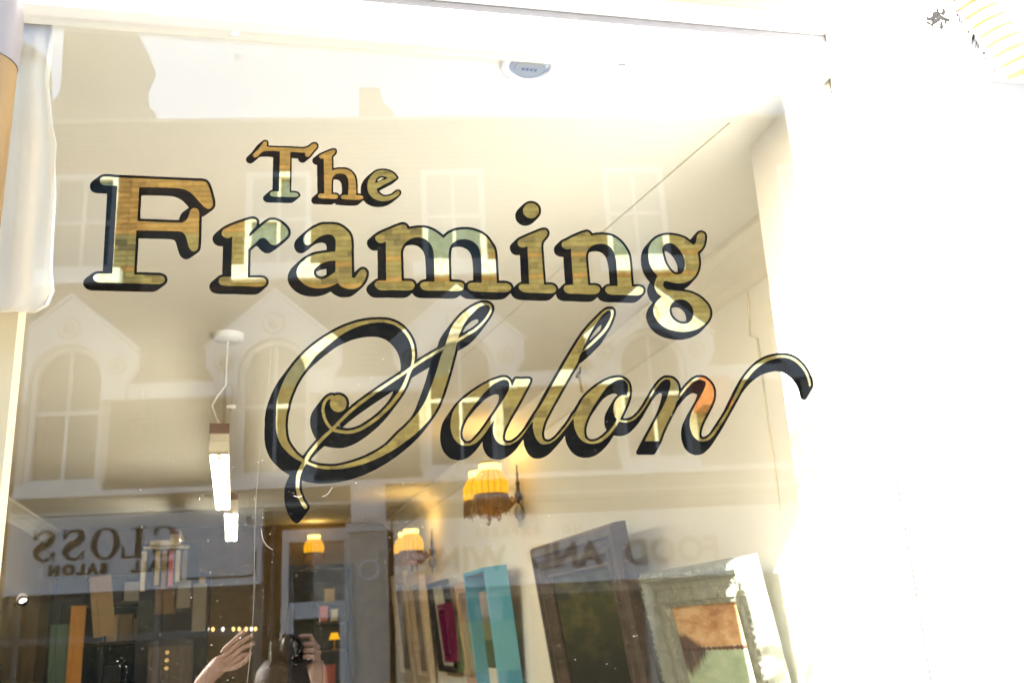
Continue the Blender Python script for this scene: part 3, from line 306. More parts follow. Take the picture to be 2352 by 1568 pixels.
 ('S', '4711 2954 -24 6 -34 12 -50 26 -31 21 -49 39 -24 22 -29 31 -32 40 -20 30 -13 25 -35 95 -23 72 -166 93 -56 34 -80 53 -3 -2 8 -44 0 -18 2 -8 0 -32 -6 -54 -8 -38 -14 -40 -20 -40 -17 -25 -25 -31 -25 -25 -22 -18 -38 -24 -30 -14 -46 -14 -42 -6 -26 0 -8 -2 -50 0 -8 2 -30 0 -66 8 -54 10 -42 10 -62 20 -38 14 -46 20 -60 30 -66 38 -36 22 -63 43 -69 53 -52 46 -38 38 -43 47 -53 67 -41 59 -14 24 -23 47 -21 47 -30 82 -14 56 -10 72 2 60 -4 38 0 86 6 60 10 42 19 51 9 19 19 29 30 36 32 32 25 21 17 13 38 24 53 25 -22 38 -18 38 -16 44 -6 32 0 14 -2 6 0 74 4 32 6 28 8 26 14 36 30 58 12 16 11 11 8 4 8 0 9 -7 4 -10 -4 -12 -26 -40 -13 -26 -23 -54 -8 -30 -4 -24 0 -56 6 -40 6 -26 10 -30 24 -52 18 -32 5 -1 60 26 36 12 28 6 40 6 38 2 6 2 90 0 60 -6 102 -20 76 -20 60 -20 80 -32 68 -32 90 -50 74 -48 61 -43 87 -69 63 -57 64 -66 33 -41 35 -51 38 -68 22 -52 38 -110 44 -144 60 -224 15 -84 102 -63 58 -32 25 -17 21 -17 35 -33 50 -58 26 -38 20 -38 6 -18 2 -20 -4 -16 -10 -16 -11 -11 -22 -10 -14 -2|4728 2979 23 -1 16 5 7 4 6 8 6 18 -4 18 -12 24 -18 30 -22 30 -22 26 -29 29 -53 43 -141 85 -10 3 11 -38 20 -48 22 -44 12 -20 32 -44 25 -29 62 -62 20 -16 14 -8|3672 3149 79 -1 42 6 42 12 34 16 40 28 31 31 17 21 25 37 18 36 12 34 10 50 2 36 2 8 -2 38 -8 48 -9 30 -46 35 -280 184 -79 55 -102 74 -51 41 -56 50 -95 93 -28 32 -25 24 -4 -1 -17 -17 -20 -28 -16 -32 -10 -28 -8 -40 -2 -26 4 -32 10 -30 13 -19 8 -8 8 -5 18 -6 2 2 -9 30 0 18 2 14 8 20 10 14 19 17 16 8 16 4 18 0 12 -2 20 -8 16 -12 10 -12 11 -19 4 -16 2 -14 -2 -18 -4 -16 -6 -12 -15 -18 -20 -14 -18 -7 -24 -2 -24 6 -14 8 -12 -10 -12 -2 -32 14 -14 10 -17 17 -12 18 -10 22 -8 34 -2 18 0 22 8 50 14 42 22 42 24 32 12 12 1 4 -18 19 -53 47 -60 62 -56 66 -25 33 -38 62 -4 1 -4 -1 -40 -28 -33 -31 -21 -25 -28 -38 -21 -33 -14 -30 -8 -30 -4 -22 -4 -52 -2 -6 0 -66 2 -8 2 -38 8 -50 8 -26 14 -70 16 -50 16 -40 30 -70 18 -36 30 -50 29 -41 88 -120 31 -37 37 -37 70 -62 103 -83 53 -39 34 -20 48 -24 70 -30 34 -12 48 -12 52 -10|4326 3417 3 -1 1 3 -28 68 -36 126 -34 100 -62 166 -34 66 -28 44 -27 37 -57 69 -72 74 -67 59 -82 88 -34 32 -54 38 -30 18 -40 22 -78 38 -54 22 -64 22 -46 14 -64 16 -58 10 -20 0 -8 2 -48 0 -8 -2 -48 -2 -40 -6 -26 -6 -46 -16 -32 -15 -1 -4 2 -4 24 -42 27 -39 37 -47 51 -59 41 -41 61 -57 6 0 14 6 26 6 80 12 44 0 50 -10 50 -18 48 -24 74 -48 60 -46 64 -56 43 -43 54 -62 44 -58 32 -50 29 -55 21 -51 16 -50 28 -64 67 -47 66 -42|3976 3637 3 -1 1 3 -38 94 -32 60 -35 53 -51 67 -54 62 -67 67 -37 31 -47 35 -74 48 -36 18 -56 20 -44 8 -38 0 -62 -8 -35 -9 0 -2 12 -14 25 -27 85 -85 65 -59 45 -37 159 -115',
  '4705 2930 -24 6 -34 12 -48 24 -57 39 -55 47 -25 25 -34 40 -93 123 -25 37 -18 34 -25 73 -100 56 -90 56 -3 -3 2 -12 0 -42 -2 -8 0 -16 -4 -32 -8 -38 -14 -40 -24 -48 -17 -25 -27 -33 -29 -29 -22 -18 -34 -22 -42 -20 -48 -14 -40 -6 -26 0 -8 -2 -62 0 -8 2 -30 0 -66 8 -54 10 -42 10 -100 34 -43 19 -71 35 -102 60 -49 33 -63 47 -32 26 -41 37 -47 47 -43 47 -47 59 -107 143 -38 60 -36 74 -34 86 -20 70 -12 82 0 44 2 16 -4 38 0 98 6 60 10 42 10 30 22 48 19 29 17 21 51 53 42 34 38 24 30 15 1 2 -28 58 -18 54 -6 44 0 86 4 30 6 28 8 26 14 36 34 66 12 16 17 17 18 8 18 0 14 -8 13 -13 81 -107 11 -21 0 -14 -2 -8 -32 -52 -16 -32 -16 -40 -6 -20 -6 -36 0 -44 2 -16 3 -5 60 18 70 10 18 0 8 2 100 0 8 -2 20 0 78 -12 90 -20 42 -12 102 -36 83 -37 61 -31 86 -50 93 -63 91 -71 46 -40 82 -80 33 -37 101 -133 39 -57 30 -52 22 -46 42 -116 32 -100 20 -68 61 -228 8 -7 48 -26 45 -29 39 -33 27 -27 50 -58 87 -115 23 -35 24 -46 8 -28 0 -22 -4 -16 -15 -25 -16 -16 -30 -14 -14 -2|4646 3119 11 -1 10 3 4 4 1 10 -7 15 -28 24 -26 20 -32 20 -52 30 -4 0 -1 -3 6 -16 19 -35 38 -38 19 -15 15 -8|3590 3289 65 -1 20 2 26 4 40 12 26 12 23 15 17 13 24 24 18 22 25 37 14 28 12 34 8 38 4 28 1 26 -1 28 -2 6 -181 119 -141 97 -102 74 -39 31 -40 35 -2 -2 5 -24 0 -16 -2 -16 -4 -16 -10 -20 -16 -20 -14 -12 -15 -9 -20 -8 -14 -2 -24 0 -28 8 -14 -6 -20 0 -36 16 -18 12 -25 25 -82 108 -16 24 -7 15 -9 21 -4 18 -4 26 0 34 2 20 6 32 14 42 20 40 15 22 0 4 -57 64 -66 86 -5 5 -4 0 -28 -22 -27 -29 -38 -50 -20 -32 -10 -22 -8 -30 -6 -38 0 -16 -4 -28 0 -52 2 -8 2 -38 8 -50 8 -26 14 -70 16 -50 16 -40 30 -70 14 -28 30 -50 25 -35 42 -54 46 -44 74 -64 77 -61 53 -39 34 -20 39 -19 87 -37 66 -18 52 -10|4188 3589 5 -1 0 3 -9 24 -30 108 -24 72 -72 194 -30 58 -16 24 -35 39 -40 40 -65 57 -31 31 -27 31 -33 34 -36 33 -44 30 -44 26 -96 48 -54 22 -64 22 -46 14 -64 16 -30 6 -54 6 -38 0 -8 -2 -26 0 -6 -2 -32 -2 -36 -6 -44 -14 -20 -9 0 -4 10 -17 31 -35 32 -32 53 -48 4 -1 52 12 60 8 54 0 50 -10 50 -18 42 -20 34 -20 54 -36 40 -30 84 -72 52 -52 55 -63 53 -69 70 -94 37 -57 34 -64 30 -78 69 -45|3837 3819 1 2 -6 18 -14 28 -22 38 -20 26 -31 35 -56 56 -69 55 -89 59 -28 14 -36 14 -38 10 -26 4 -28 0 -6 -2 -14 0 -9 -3 0 -2 5 -5 60 -52 83 -63 135 -95'),
 ('a', '4905 3682 -32 8 -66 22 -24 10 -46 24 -70 42 -85 59 -61 49 -37 35 -23 27 -21 29 -18 34 -8 24 -8 38 -6 46 0 34 2 8 0 14 8 40 16 42 8 14 22 28 9 9 18 14 16 8 18 6 20 4 22 2 30 -4 22 -6 28 -14 12 -8 21 -17 40 -42 34 -44 61 -93 16 -21 2 -1 -11 69 0 44 4 26 8 24 16 30 20 24 15 11 24 10 30 6 26 0 14 -2 18 -6 28 -14 29 -19 21 -17 27 -27 33 -43 95 -137 29 -52 -2 -2 -7 4 -94 138 -26 34 -47 55 -28 26 -17 13 -29 17 -22 6 -16 2 -24 -4 -12 -6 -9 -9 -6 -12 -2 -14 0 -22 8 -42 16 -40 44 -88 80 -138 74 -136 32 -62 10 -22 5 -20 -2 -5 -16 -6 -40 0 -10 2 -74 -1 -7 10 -26 58 -5 5 -11 -39 -10 -20 -15 -15 -16 -10 -16 -4|4920 3707 9 -1 12 2 17 7 10 12 6 20 0 30 -8 32 -20 42 -24 40 -142 212 -79 109 -31 37 -56 58 -15 11 -12 6 -16 4 -16 0 -22 -8 -17 -15 -14 -24 -6 -30 0 -40 8 -44 10 -28 20 -42 26 -44 37 -55 65 -85 72 -84 58 -58 21 -17 26 -16 54 -26 16 -4',
  '4897 3660 -32 8 -66 22 -56 26 -88 52 -57 39 -52 38 -59 51 -39 41 -26 34 -80 118 -22 42 -8 24 -8 38 -6 46 0 50 2 8 0 14 8 40 8 24 18 36 23 29 16 16 18 14 20 10 18 6 38 6 40 -2 20 -4 16 -6 28 -14 33 -25 40 -40 43 -55 18 -28 6 -4 3 41 10 36 18 34 16 20 11 11 16 12 16 8 42 10 44 0 30 -8 32 -16 29 -19 21 -17 37 -37 23 -29 49 -69 132 -194 34 -60 0 -16 -4 -8 -11 -9 -16 0 -10 4 -14 14 -93 137 -25 33 -49 57 -34 28 -25 15 -22 6 -14 0 -10 -2 -10 -6 -5 -21 2 -20 6 -28 16 -40 40 -80 90 -156 90 -168 20 -42 6 -22 0 -14 -3 -7 -9 -9 -21 -9 -56 0 -8 2 -28 0 -10 -2 -34 0 -10 4 -9 9 -11 16 -2 1 -26 -28 -20 -12 -16 -4|4834 3849 19 -1 13 5 6 18 0 16 -4 20 -8 22 -12 24 -24 40 -91 135 -54 74 -31 37 -45 47 -12 10 -26 10 -20 -6 -10 -8 -11 -19 -6 -30 0 -24 4 -26 10 -36 14 -32 20 -36 38 -48 56 -66 65 -67 20 -16 22 -14 44 -22'),
 ('l', '5943 3014 -18 6 -18 10 -35 27 -114 116 -44 52 -30 40 -46 70 -68 112 -194 340 -88 160 -70 104 -12 28 -4 30 2 16 0 44 8 48 4 18 10 28 18 32 18 22 19 13 20 6 16 2 26 -2 20 -6 18 -8 18 -10 22 -16 20 -18 47 -51 48 -58 44 -62 33 -54 -5 -20 -3 -2 -2 1 -35 61 -25 37 -31 41 -48 58 -33 36 -14 13 -30 22 -18 8 -12 2 -18 0 -18 -4 -6 -4 -9 -9 -8 -14 -6 -28 0 -22 8 -54 10 -38 18 -44 70 -134 174 -308 58 -94 16 -32 14 -52 12 -22 19 -19 57 -37 72 -62 74 -74 27 -33 25 -39 20 -42 16 -40 12 -42 0 -16 -5 -18 -10 -11 -14 -4|5942 3031 10 0 12 10 4 12 0 16 -4 20 -12 32 -32 58 -23 33 -29 35 -152 150 -25 29 -8 7 0 -4 15 -38 44 -94 28 -54 38 -64 39 -57 37 -47 22 -22 23 -17',
  '5935 2992 -18 6 -22 12 -35 27 -124 126 -44 52 -30 40 -46 70 -120 194 -208 364 -56 104 -28 40 -66 106 -20 38 -8 26 -2 42 2 10 0 44 6 38 6 28 11 29 20 36 24 28 24 16 20 6 18 2 22 0 26 -4 22 -8 30 -16 22 -16 18 -16 73 -79 47 -59 31 -45 104 -168 2 -6 0 -14 -6 -22 -4 -6 -7 -7 -6 -2 -14 0 -8 4 -11 11 -58 96 -58 74 -34 40 -25 25 -30 22 -14 6 -16 2 -16 -5 -5 -4 -6 -14 -4 -28 4 -34 8 -38 6 -20 17 -41 65 -125 174 -308 58 -94 12 -26 31 -21 50 -42 21 -19 84 -84 21 -25 23 -33 76 -124 24 -50 24 -64 4 -18 0 -34 -6 -20 -19 -19 -18 -6|5869 3173 2 0 3 4 -2 10 -9 28 -4 7 -42 44 -56 53 -1 -2 2 -8 6 -12 18 -34 11 -15 38 -48 10 -10'),
 ('o', '6031 3684 -34 4 -36 8 -46 18 -70 40 -60 44 -26 22 -43 43 -17 21 -23 35 -34 66 -28 46 -14 32 -2 20 6 34 0 16 4 30 6 26 18 44 21 33 19 23 20 16 15 9 16 8 38 10 40 0 32 -6 18 -6 28 -14 25 -17 21 -17 37 -37 32 -40 28 -42 26 -46 48 -102 32 -76 14 -42 6 -26 4 -42 -2 -8 0 -20 -4 -24 -4 -12 -10 -20 -12 -16 -18 -16 -19 -11 -22 -6 -16 -2|6052 3705 17 -1 14 2 14 6 14 10 9 9 10 20 4 18 0 12 -6 50 -5 26 -6 1 -10 -2 -26 0 -22 7 -6 3 -8 6 -20 20 -19 29 -8 18 -8 34 0 44 10 38 6 12 12 14 4 8 0 10 -6 12 -36 56 -24 30 -24 26 -25 23 -41 33 -33 19 -28 8 -12 2 -24 0 -22 -7 -21 -16 -8 -10 -6 -12 -6 -26 -2 -40 6 -40 10 -36 22 -54 26 -52 26 -46 68 -104 33 -47 27 -35 25 -25 36 -26 44 -22',
  '6023 3662 -34 4 -36 8 -50 20 -44 24 -44 28 -32 24 -37 31 -54 54 -32 44 -58 98 -34 66 -26 42 -23 47 -7 17 -2 12 0 26 6 32 0 16 4 30 6 26 12 32 16 30 19 27 14 16 28 24 33 17 39 11 56 0 14 -2 40 -12 28 -14 34 -24 13 -11 46 -46 32 -40 46 -72 54 -94 27 -53 67 -147 20 -58 6 -26 2 -34 2 -6 -2 -46 -2 -14 -6 -22 -12 -24 -12 -16 -17 -17 -20 -14 -24 -10 -24 -4|5994 3841 5 -1 17 5 11 7 1 5 -24 24 -8 10 -56 94 -26 50 -10 32 -2 14 0 58 4 20 6 18 10 18 0 4 -27 27 -24 20 -24 18 -22 12 -18 6 -24 4 -18 -2 -12 -6 -8 -7 -11 -16 -4 -14 -4 -36 4 -30 8 -34 18 -48 16 -34 79 -117 27 -35 14 -14 37 -27 18 -10 28 -12'),
 ('n', '7635 3465 -30 1 -64 12 -34 8 -28 10 -40 20 -39 25 -45 37 -31 31 -51 63 -31 47 -106 218 -46 82 -34 56 -102 154 -29 31 -18 14 -12 6 -24 6 -12 0 -12 -5 -8 -5 -7 -13 -2 -14 0 -28 2 -16 4 -20 12 -36 14 -34 76 -146 20 -48 8 -24 6 -32 0 -46 -4 -20 -8 -22 -10 -20 -22 -30 -12 -12 -20 -12 -9 -10 -34 -11 -36 0 -22 6 -20 10 -30 22 -35 35 -28 34 -34 46 -25 42 -4 4 11 -56 -2 -40 -4 -20 -4 -10 -10 -20 -12 -16 -13 -13 -14 -10 -22 -8 -44 -4 -16 4 -16 8 -26 20 -11 11 -25 31 -35 51 -68 120 -32 50 -30 40 -36 40 -31 25 -24 12 -18 6 -12 2 -32 0 -40 -7 -7 4 -1 10 6 5 32 6 18 2 24 0 36 -10 24 -12 22 -16 41 -41 34 -44 34 -52 84 -146 48 -64 11 -11 18 -14 20 -10 12 -2 26 4 6 5 7 20 0 28 -18 72 -20 60 -20 48 -24 48 -98 178 -71 138 1 2 3 1 138 -1 25 -70 30 -68 37 -76 57 -110 10 -28 7 -28 6 -5 50 -70 35 -45 51 -57 22 -18 30 -18 26 -6 16 0 22 6 14 8 10 1 5 14 0 16 -8 28 -16 38 -36 68 -46 76 -32 66 -12 38 -6 32 0 14 -2 8 2 36 6 34 15 43 5 11 15 21 20 20 22 14 38 12 22 -2 26 -6 29 -17 33 -31 17 -21 32 -48 52 -80 34 -56 50 -94 70 -120 32 -64 26 -44 27 -39 33 -41 35 -37 30 -26 33 -25 43 -27 30 -14 38 -12 56 -12 18 -2 34 0 36 6 20 6 32 16 22 14 20 16 35 35 16 20 22 34 16 36 14 42 11 48 6 5 6 0 5 -3 2 -4 0 -20 -2 -12 -6 -26 -22 -60 -24 -44 -25 -35 -13 -15 -17 -17 -32 -26 -26 -15 -26 -13 -46 -12',
  '7627 3442 -30 2 -64 12 -34 8 -32 12 -40 20 -39 25 -45 37 -41 41 -51 63 -31 47 -56 100 -102 210 -28 46 -101 153 -20 22 -25 17 -13 5 -10 1 -6 -3 -3 -3 -4 -16 0 -12 4 -28 14 -44 14 -34 76 -146 20 -48 8 -24 6 -32 0 -60 -4 -22 -7 -19 -13 -27 -22 -30 -19 -19 -18 -12 -12 -12 -28 -10 -12 -2 -50 0 -22 6 -24 12 -31 23 -44 44 -32 40 -5 3 -5 -31 -16 -34 -14 -18 -19 -19 -14 -10 -26 -10 -12 0 -24 -4 -26 0 -14 4 -20 10 -26 20 -21 21 -25 31 -35 51 -84 146 -31 45 -25 31 -31 31 -10 8 -26 14 -18 6 -12 2 -18 0 -40 -8 -10 0 -10 2 -6 4 -9 9 -62 112 -2 8 1 21 10 12 12 6 46 8 42 0 36 -10 28 -14 22 -16 51 -51 34 -44 34 -52 84 -146 38 -52 11 -13 18 -14 16 -8 14 1 3 4 4 10 -2 20 -16 62 -20 60 -12 30 -26 54 -112 204 -64 126 0 14 2 6 8 8 7 3 152 0 6 -2 13 -11 60 -108 26 -74 30 -68 95 -191 45 -59 41 -47 21 -17 23 -15 16 -6 16 -2 20 6 13 7 1 4 -1 8 -22 54 -74 130 -40 82 -12 38 -6 32 0 14 -2 8 0 28 2 8 0 16 10 48 16 40 18 26 27 27 26 16 38 12 38 -2 27 -7 19 -9 14 -10 42 -40 17 -21 32 -48 52 -80 34 -56 182 -328 29 -41 45 -53 25 -23 46 -36 42 -26 26 -12 38 -12 26 -6 46 -8 20 0 38 6 18 6 24 12 26 16 21 17 26 26 32 44 10 18 16 40 8 26 10 48 4 6 9 9 6 4 22 0 9 -3 12 -12 56 -98 8 -18 0 -38 -8 -36 -22 -60 -12 -24 -26 -42 -26 -32 -39 -37 -30 -22 -44 -22 -34 -10 -26 -4'),
]
SERIF = {'G': '96 -2 -12 1 -8 2 -16 6 -14 9 -14 13 -10 15 -7 12 -3 8 -5 18 -1 21 1 12 2 11 5 14 9 18 9 13 14 13 8 5 14 7 16 5 19 1 14 -2 15 -4 8 -4 14 -8 18 0 0 -18 6 -10 7 -12 5 -13 3 -14 -1 -1 -19 0 -1 -1 1 -1 19 0 0 -12 -76 0 0 12 16 0 0 69 -8 4 -10 3 -8 0 -9 -1 -8 -3 -8 -5 -5 -4 -8 -8 -8 -11 -3 -6 -6 -15 -4 -21 -1 -21 2 -18 6 -21 6 -14 10 -14 11 -9 11 -6 10 -3 12 0 10 3 9 5 7 5 8 8 7 10 1 23 8 0 0 -20 14 0 -6 -9 -8 -9 0 -26 -12 0 0 15 -12 -8 -16 -6 -16 -3', 'L': '12 0 0 12 28 0 0 175 -1 1 -27 0 0 12 156 0 0 -72 -10 0 0 1 -15 59 -63 0 0 -176 28 0 0 -12', 'O': '96 -4 -16 2 -19 7 -14 9 -15 12 -12 16 -4 8 -6 14 -5 18 -1 21 1 15 2 8 6 18 8 16 11 14 15 13 11 6 10 5 16 5 19 1 17 -2 19 -7 14 -9 15 -12 12 -16 4 -8 6 -14 5 -18 1 -21 -1 -15 -2 -8 -6 -18 -8 -16 -11 -14 -15 -13 -11 -6 -10 -5 -16 -5|98 8 7 0 5 1 10 5 6 5 10 11 10 17 5 15 3 15 2 17 -1 21 -2 17 -5 15 -7 16 -9 12 -9 9 -11 6 -10 2 -12 -1 -10 -5 -6 -5 -6 -6 -8 -10 -6 -12 -5 -15 -3 -15 -2 -17 1 -21 2 -17 5 -15 5 -13 8 -12 11 -11 10 -6', 'S': '88 -2 -14 2 -13 5 -11 7 -8 7 -7 10 -5 11 -1 12 1 7 5 11 5 9 9 11 11 10 12 8 24 13 31 19 2 2 1 2 -1 12 -3 7 -4 5 -6 6 -8 6 -7 4 -4 0 -13 0 -10 -3 -8 -6 -10 -12 -12 -18 -3 -2 -3 0 0 -7 -10 0 0 64 10 0 0 -43 14 21 6 9 5 4 7 5 10 3 8 2 10 1 12 -2 12 -3 12 -5 8 -6 10 -9 5 -7 7 -11 3 -9 2 -10 0 -12 -5 -12 -7 -10 -11 -10 -18 -14 -10 -6 -23 -9 -7 -4 -14 -11 -5 -4 -2 -4 2 -6 5 -7 10 -8 7 -3 8 -3 13 1 12 3 9 5 10 13 9 16 3 2 5 -1 0 8 10 0 0 -64 -10 0 0 47 -7 -15 -7 -11 -6 -7 -6 -4 -11 -6 -12 -4 -15 -2'}
# ================================================================== ground
bx('pavement', M['paving'], None, -60, 60, -2.3, 0.0, -.3, 0, kind='structure')
bx('road', M['asphalt'], None, -300, 300, -300, 120, -.6, -.14, kind='structure')
bx('far_pavement', M['paving'], None, -60, 60, -16, -7.4, -.3, -.004, kind='structure')
bx('kerb', M['kerb'], None, -60, 60, -2.45, -2.302, -.3, .004, kind='structure')
bx('kerb', M['kerb'], None, -60, 60, -7.398, -7.25, -.3, .004, kind='structure')

# ================================================================== houses over the road (seen only as reflections)
PHI = R_(8); FAC = Matrix.Translation((0, -10.4, 0)) @ Matrix.Rotation(PHI, 4, 'Z')
def fac_empty(name, **kw):
    e = empty(name, **kw); e.matrix_world = FAC; return e
TXT = Matrix(((-1, 0, 0, 0), (0, 0, 1, 0), (0, 1, 0, 0), (0, 0, 0, 1)))
TOP = 8.42
def cells(s0, s1, z0, z1, holes):
    xs = sorted({s0, s1, *[h[0] for h in holes], *[h[1] for h in holes]}); zs = sorted({z0, z1, *[h[2] for h in holes], *[h[3] for h in holes]})
    for a, b in zip(xs, xs[1:]):
        for c, d in zip(zs, zs[1:]):
            m = ((a + b) / 2, (c + d) / 2)
            if m[0] < s0 or m[0] > s1 or m[1] < z0 or m[1] > z1 or any(h[0] < m[0] < h[1] and h[2] < m[1] < h[3] for h in holes): continue
            yield a, b, c, d
def brick_skin(s0, s1, z0, z1, holes, orange, parent, y=0.0, dep=.02):
    mb = MB(); rnd = random.Random(int(s0 * 100) + 5); h = .075; L = .226; r = 0; z = z0
    while z < z1 - .03:
        x = s0 - (L / 2 if r % 2 else 0); zm = z + h / 2
        free = [(s0, s1)]
        for q in holes:
            if q[2] < zm < q[3]: free = [iv for a, b in free for iv in ((a, min(b, q[0])), (max(a, q[1]), b)) if iv[1] - iv[0] > .02]
        while x < s1:
            hd = .113 if (r % 2 and rnd.random() < .12) else L
            for fa, fb in free:
                a, b = max(fa, x + .004), min(fb, x + hd - .004)
                if b - a < .02: continue
                mid = ((a + b) / 2, zm); t = rnd.uniform(.75, 1.2); k = rnd.random()
                c = (.20 * t, .165 * t, .085 * t) if k < .75 else ((.14 * t, .115 * t, .065 * t) if k < .88 else (.08 * t, .068 * t, .05 * t))
                if any(o[0] < mid[0] < o[1] and o[2] < mid[1] < o[3] for o in orange): t = rnd.uniform(.75, 1.2); c = (.29 * t, .155 * t, .062 * t)
                mb.box(a, b, y, y + dep + rnd.uniform(-.003, .003), z + .005, z + h - .005, col=c, skip='f')
            x += hd
        z += h; r += 1
    return mb.build('brick', M['brick'], parent, kind='stuff')
def sash_window(p, c, z0, z1, wd, blind=True):
    """white box sash with one vertical bar, meeting rail, sill and drawn blind"""
    f = MB(); h = wd / 2; t = .075; y0, y1 = -.10, .0
    for a, b, cc, d in ((-h, -h + t, z0, z1), (h - t, h, z0, z1), (-h + t, h - t, z1 - t, z1), (-h + t, h - t, z0, z0 + t)): f.box(c + a, c + b, y0, y1, cc, d)
    o = f.build('window', M['sash_white'], p)
    g = MB(); zm = (z0 + z1) / 2 - .02
    g.box(c - h + t, c + h - t, -.085, -.03, zm, zm + .05).box(c - .02, c + .02, -.084, -.035, z0 + t, zm).box(c - .02, c + .02, -.084, -.035, zm + .05, z1 - t); g.build('glazing_bar', M['sash_white'], o)
    for a, b in ((c - h + t, c - .02), (c + .02, c + h - t)):
        for cc, d in ((z0 + t, zm), (zm + .05, z1 - t)): bx('pane', M['house_glass'], o, a, b, -.075, -.07, cc, d)
    bx('blind', M['blind'] if blind else M['room_dark'], o, c - h, c + h, -.14, -.12, z0, z1)
    bx('sill', M['trim'], o, c - h - .13, c + h + .13, -.1, .13, z0 - .2, z0 - .001)
    return o
def arched_window(p, c):
    """round headed sash in a white gabled surround with three roundels"""
    apex, ev = 5.9, 5.16; r = .44; zc = 4.86
    arc = [(c + r * math.cos(a), zc + r * math.sin(a)) for a in [math.pi * i / 16 for i in range(17)]]
    left = [(c - r, 4.56), (c - .73, 4.56), (c - .73, 4.78), (c - .84, 4.95), (c - .84, ev), (c, apex), (c + .84, ev), (c + .84, 4.95), (c + .73, 4.78), (c + .73, 4.56), (c + r, 4.56)]
    poly = left[1:-1] + [(c + r, 4.56)] + arc + [(c - r, 4.56)]
    o = flat('window_surround', [[(x, z) for x, z in poly]], .06, M['trim'], p, .06)
    MB().tube([(c - .86, .13, ev + .02), (c, .13, apex + .03), (c + .86, .13, ev + .02)], .035, 6).build('gable_mould', M['trim'], o)
    for dx, dz, rr in ((0, 5.5, .135), (-.61, 4.99, .10), (.61, 4.99, .10)):
        m = MB(); m.tube([(c + dx + rr * math.cos(a), .125, dz + rr * math.sin(a)) for a in [2 * math.pi * i / 20 for i in range(21)]], .022, 6); m.lathe([(.0, .03), (rr * .45, .02), (rr * .6, 0)], 14, M=Matrix.Translation((c + dx, .121, dz)) @ Matrix.Rotation(-math.pi / 2, 4, 'X')); m.build('roundel', M['stone'], o)
    wdo = MB(); ri = r - .06
    outer = [(c - r, 3.55)] + [(c - r * math.cos(a), zc + r * math.sin(a)) for a in [math.pi * i / 16 for i in range(17)]] + [(c + r, 3.55)]
    inner = [(c - ri, 3.62)] + [(c - ri * math.cos(a), zc + ri * math.sin(a)) for a in [math.pi * i / 16 for i in range(17)]] + [(c + ri, 3.62)]
    win = flat('window', [outer, inner], -.06, M['sash_white'], p, .04)
    g = MB(); g.box(c - ri, c + ri, -.085, -.035, 4.42, 4.47).box(c - .018, c + .018, -.084, -.04, 3.62, 4.42).box(c - .018, c + .018, -.084, -.04, 4.47, zc + ri - .005); g.build('glazing_bar', M['sash_white'], win)
    flat('pane', [inner], -.075, M['house_glass'], win)
    bx('curtain', M['shop_olive'], win, c - r, c + r, -.30, -.28, 3.5, zc + r)
    bx('sill', M['trim'], win, c - r - .06, c + r + .06, -.12, .10, 3.455, 3.549)
    for sx in (-1, 1): bx('jamb', M['stone'], win, c + sx * (r + .045) - .045, c + sx * (r + .045) + .045, -.1, .03, 3.55, 4.558)
def fascia_text_serif(word, s_start, ztop, hgt, adv, m, p):
    x = s_start
    for ch, a in zip(word, adv):
        cs = [[(x - q[0] / 100 * hgt * .95, ztop - q[1] / 100 * hgt) for q in c] for c in decode(SERIF[ch], 2)]
        flat('letter', cs, .172, m, p, .004); x -= a * hgt
    return x
def house(name, s0, s1, cols, orange, **kw):
    p = fac_empty(name, **kw)
    holes = [(c - .43, c + .43, 6.3, 7.68) for c in cols]
    h2 = [(c - .45, c + .45, 3.5, 5.31) for c in cols]
    wl = MB()
    for a, b, c, d in cells(s0, s1, 3.13, TOP, holes + h2): wl.box(a, b, -.25, 0, c, d)
    wl.box(s0, s1, -4.0, -.55, 3.0, TOP - .01); wl.build('wall', M['mortar'], p)
    bh = holes + [(c - .86, c + .86, 4.56, 5.16) for c in cols] + [(c - .5, c + .5, 3.4, 4.56) for c in cols] + [(c - .5 + k * .0, c + .5, 5.16, 5.6) for c in cols for k in (0,)]
    brick_skin(s0, s1, 3.5, TOP, bh, orange + [(c - .7, c + .7, 7.68, 7.92) for c in cols], p)
    for c in cols: sash_window(p, c, 6.3, 7.68, .86); arched_window(p, c)
    e = sorted(cols); edges = [s0] + [v for c in e for v in (c - .74, c + .74)] + [s1]
    for a, b in zip(edges[::2], edges[1::2]):
        if b > a: bx('string_course', M['trim'], p, a, b, 0, .07, 4.57, 4.77)
    bx('cornice', M['trim'], p, s0, s1, 0, .14, 3.39, 3.449); bx('cornice_shelf', M['stone'], p, s0, s1, 0, .2, 3.16, 3.20)
    bx('parapet_coping', M['stone'], p, s0, s1, -.3, .06, TOP, TOP + .05)
    return p
bandsA = [(-2.36, -.72, 6.78, 8.25), (.16, .9, 7.0, 8.25), (-.72, .16, 7.68, 8.25), (-9, 9, 6.3, 6.375), (-9, 9, 6.0, 6.075)]
bandsB = [(-9, 9, 6.375, 6.45), (-9, 9, 6.075, 6.15)]
hA = house('brick_house', -7.4, .89, (-5.25, -2.80, -.28), bandsA, label='brick house over the road with nail salon below and orange brick bands', cat='house', group='houses across the street')
hB = house('brick_house', .89, 9.6, (2.05, 4.55, 7.05), bandsB, label='brick house over the road above the food and wine shop', cat='house', group='houses across the street')
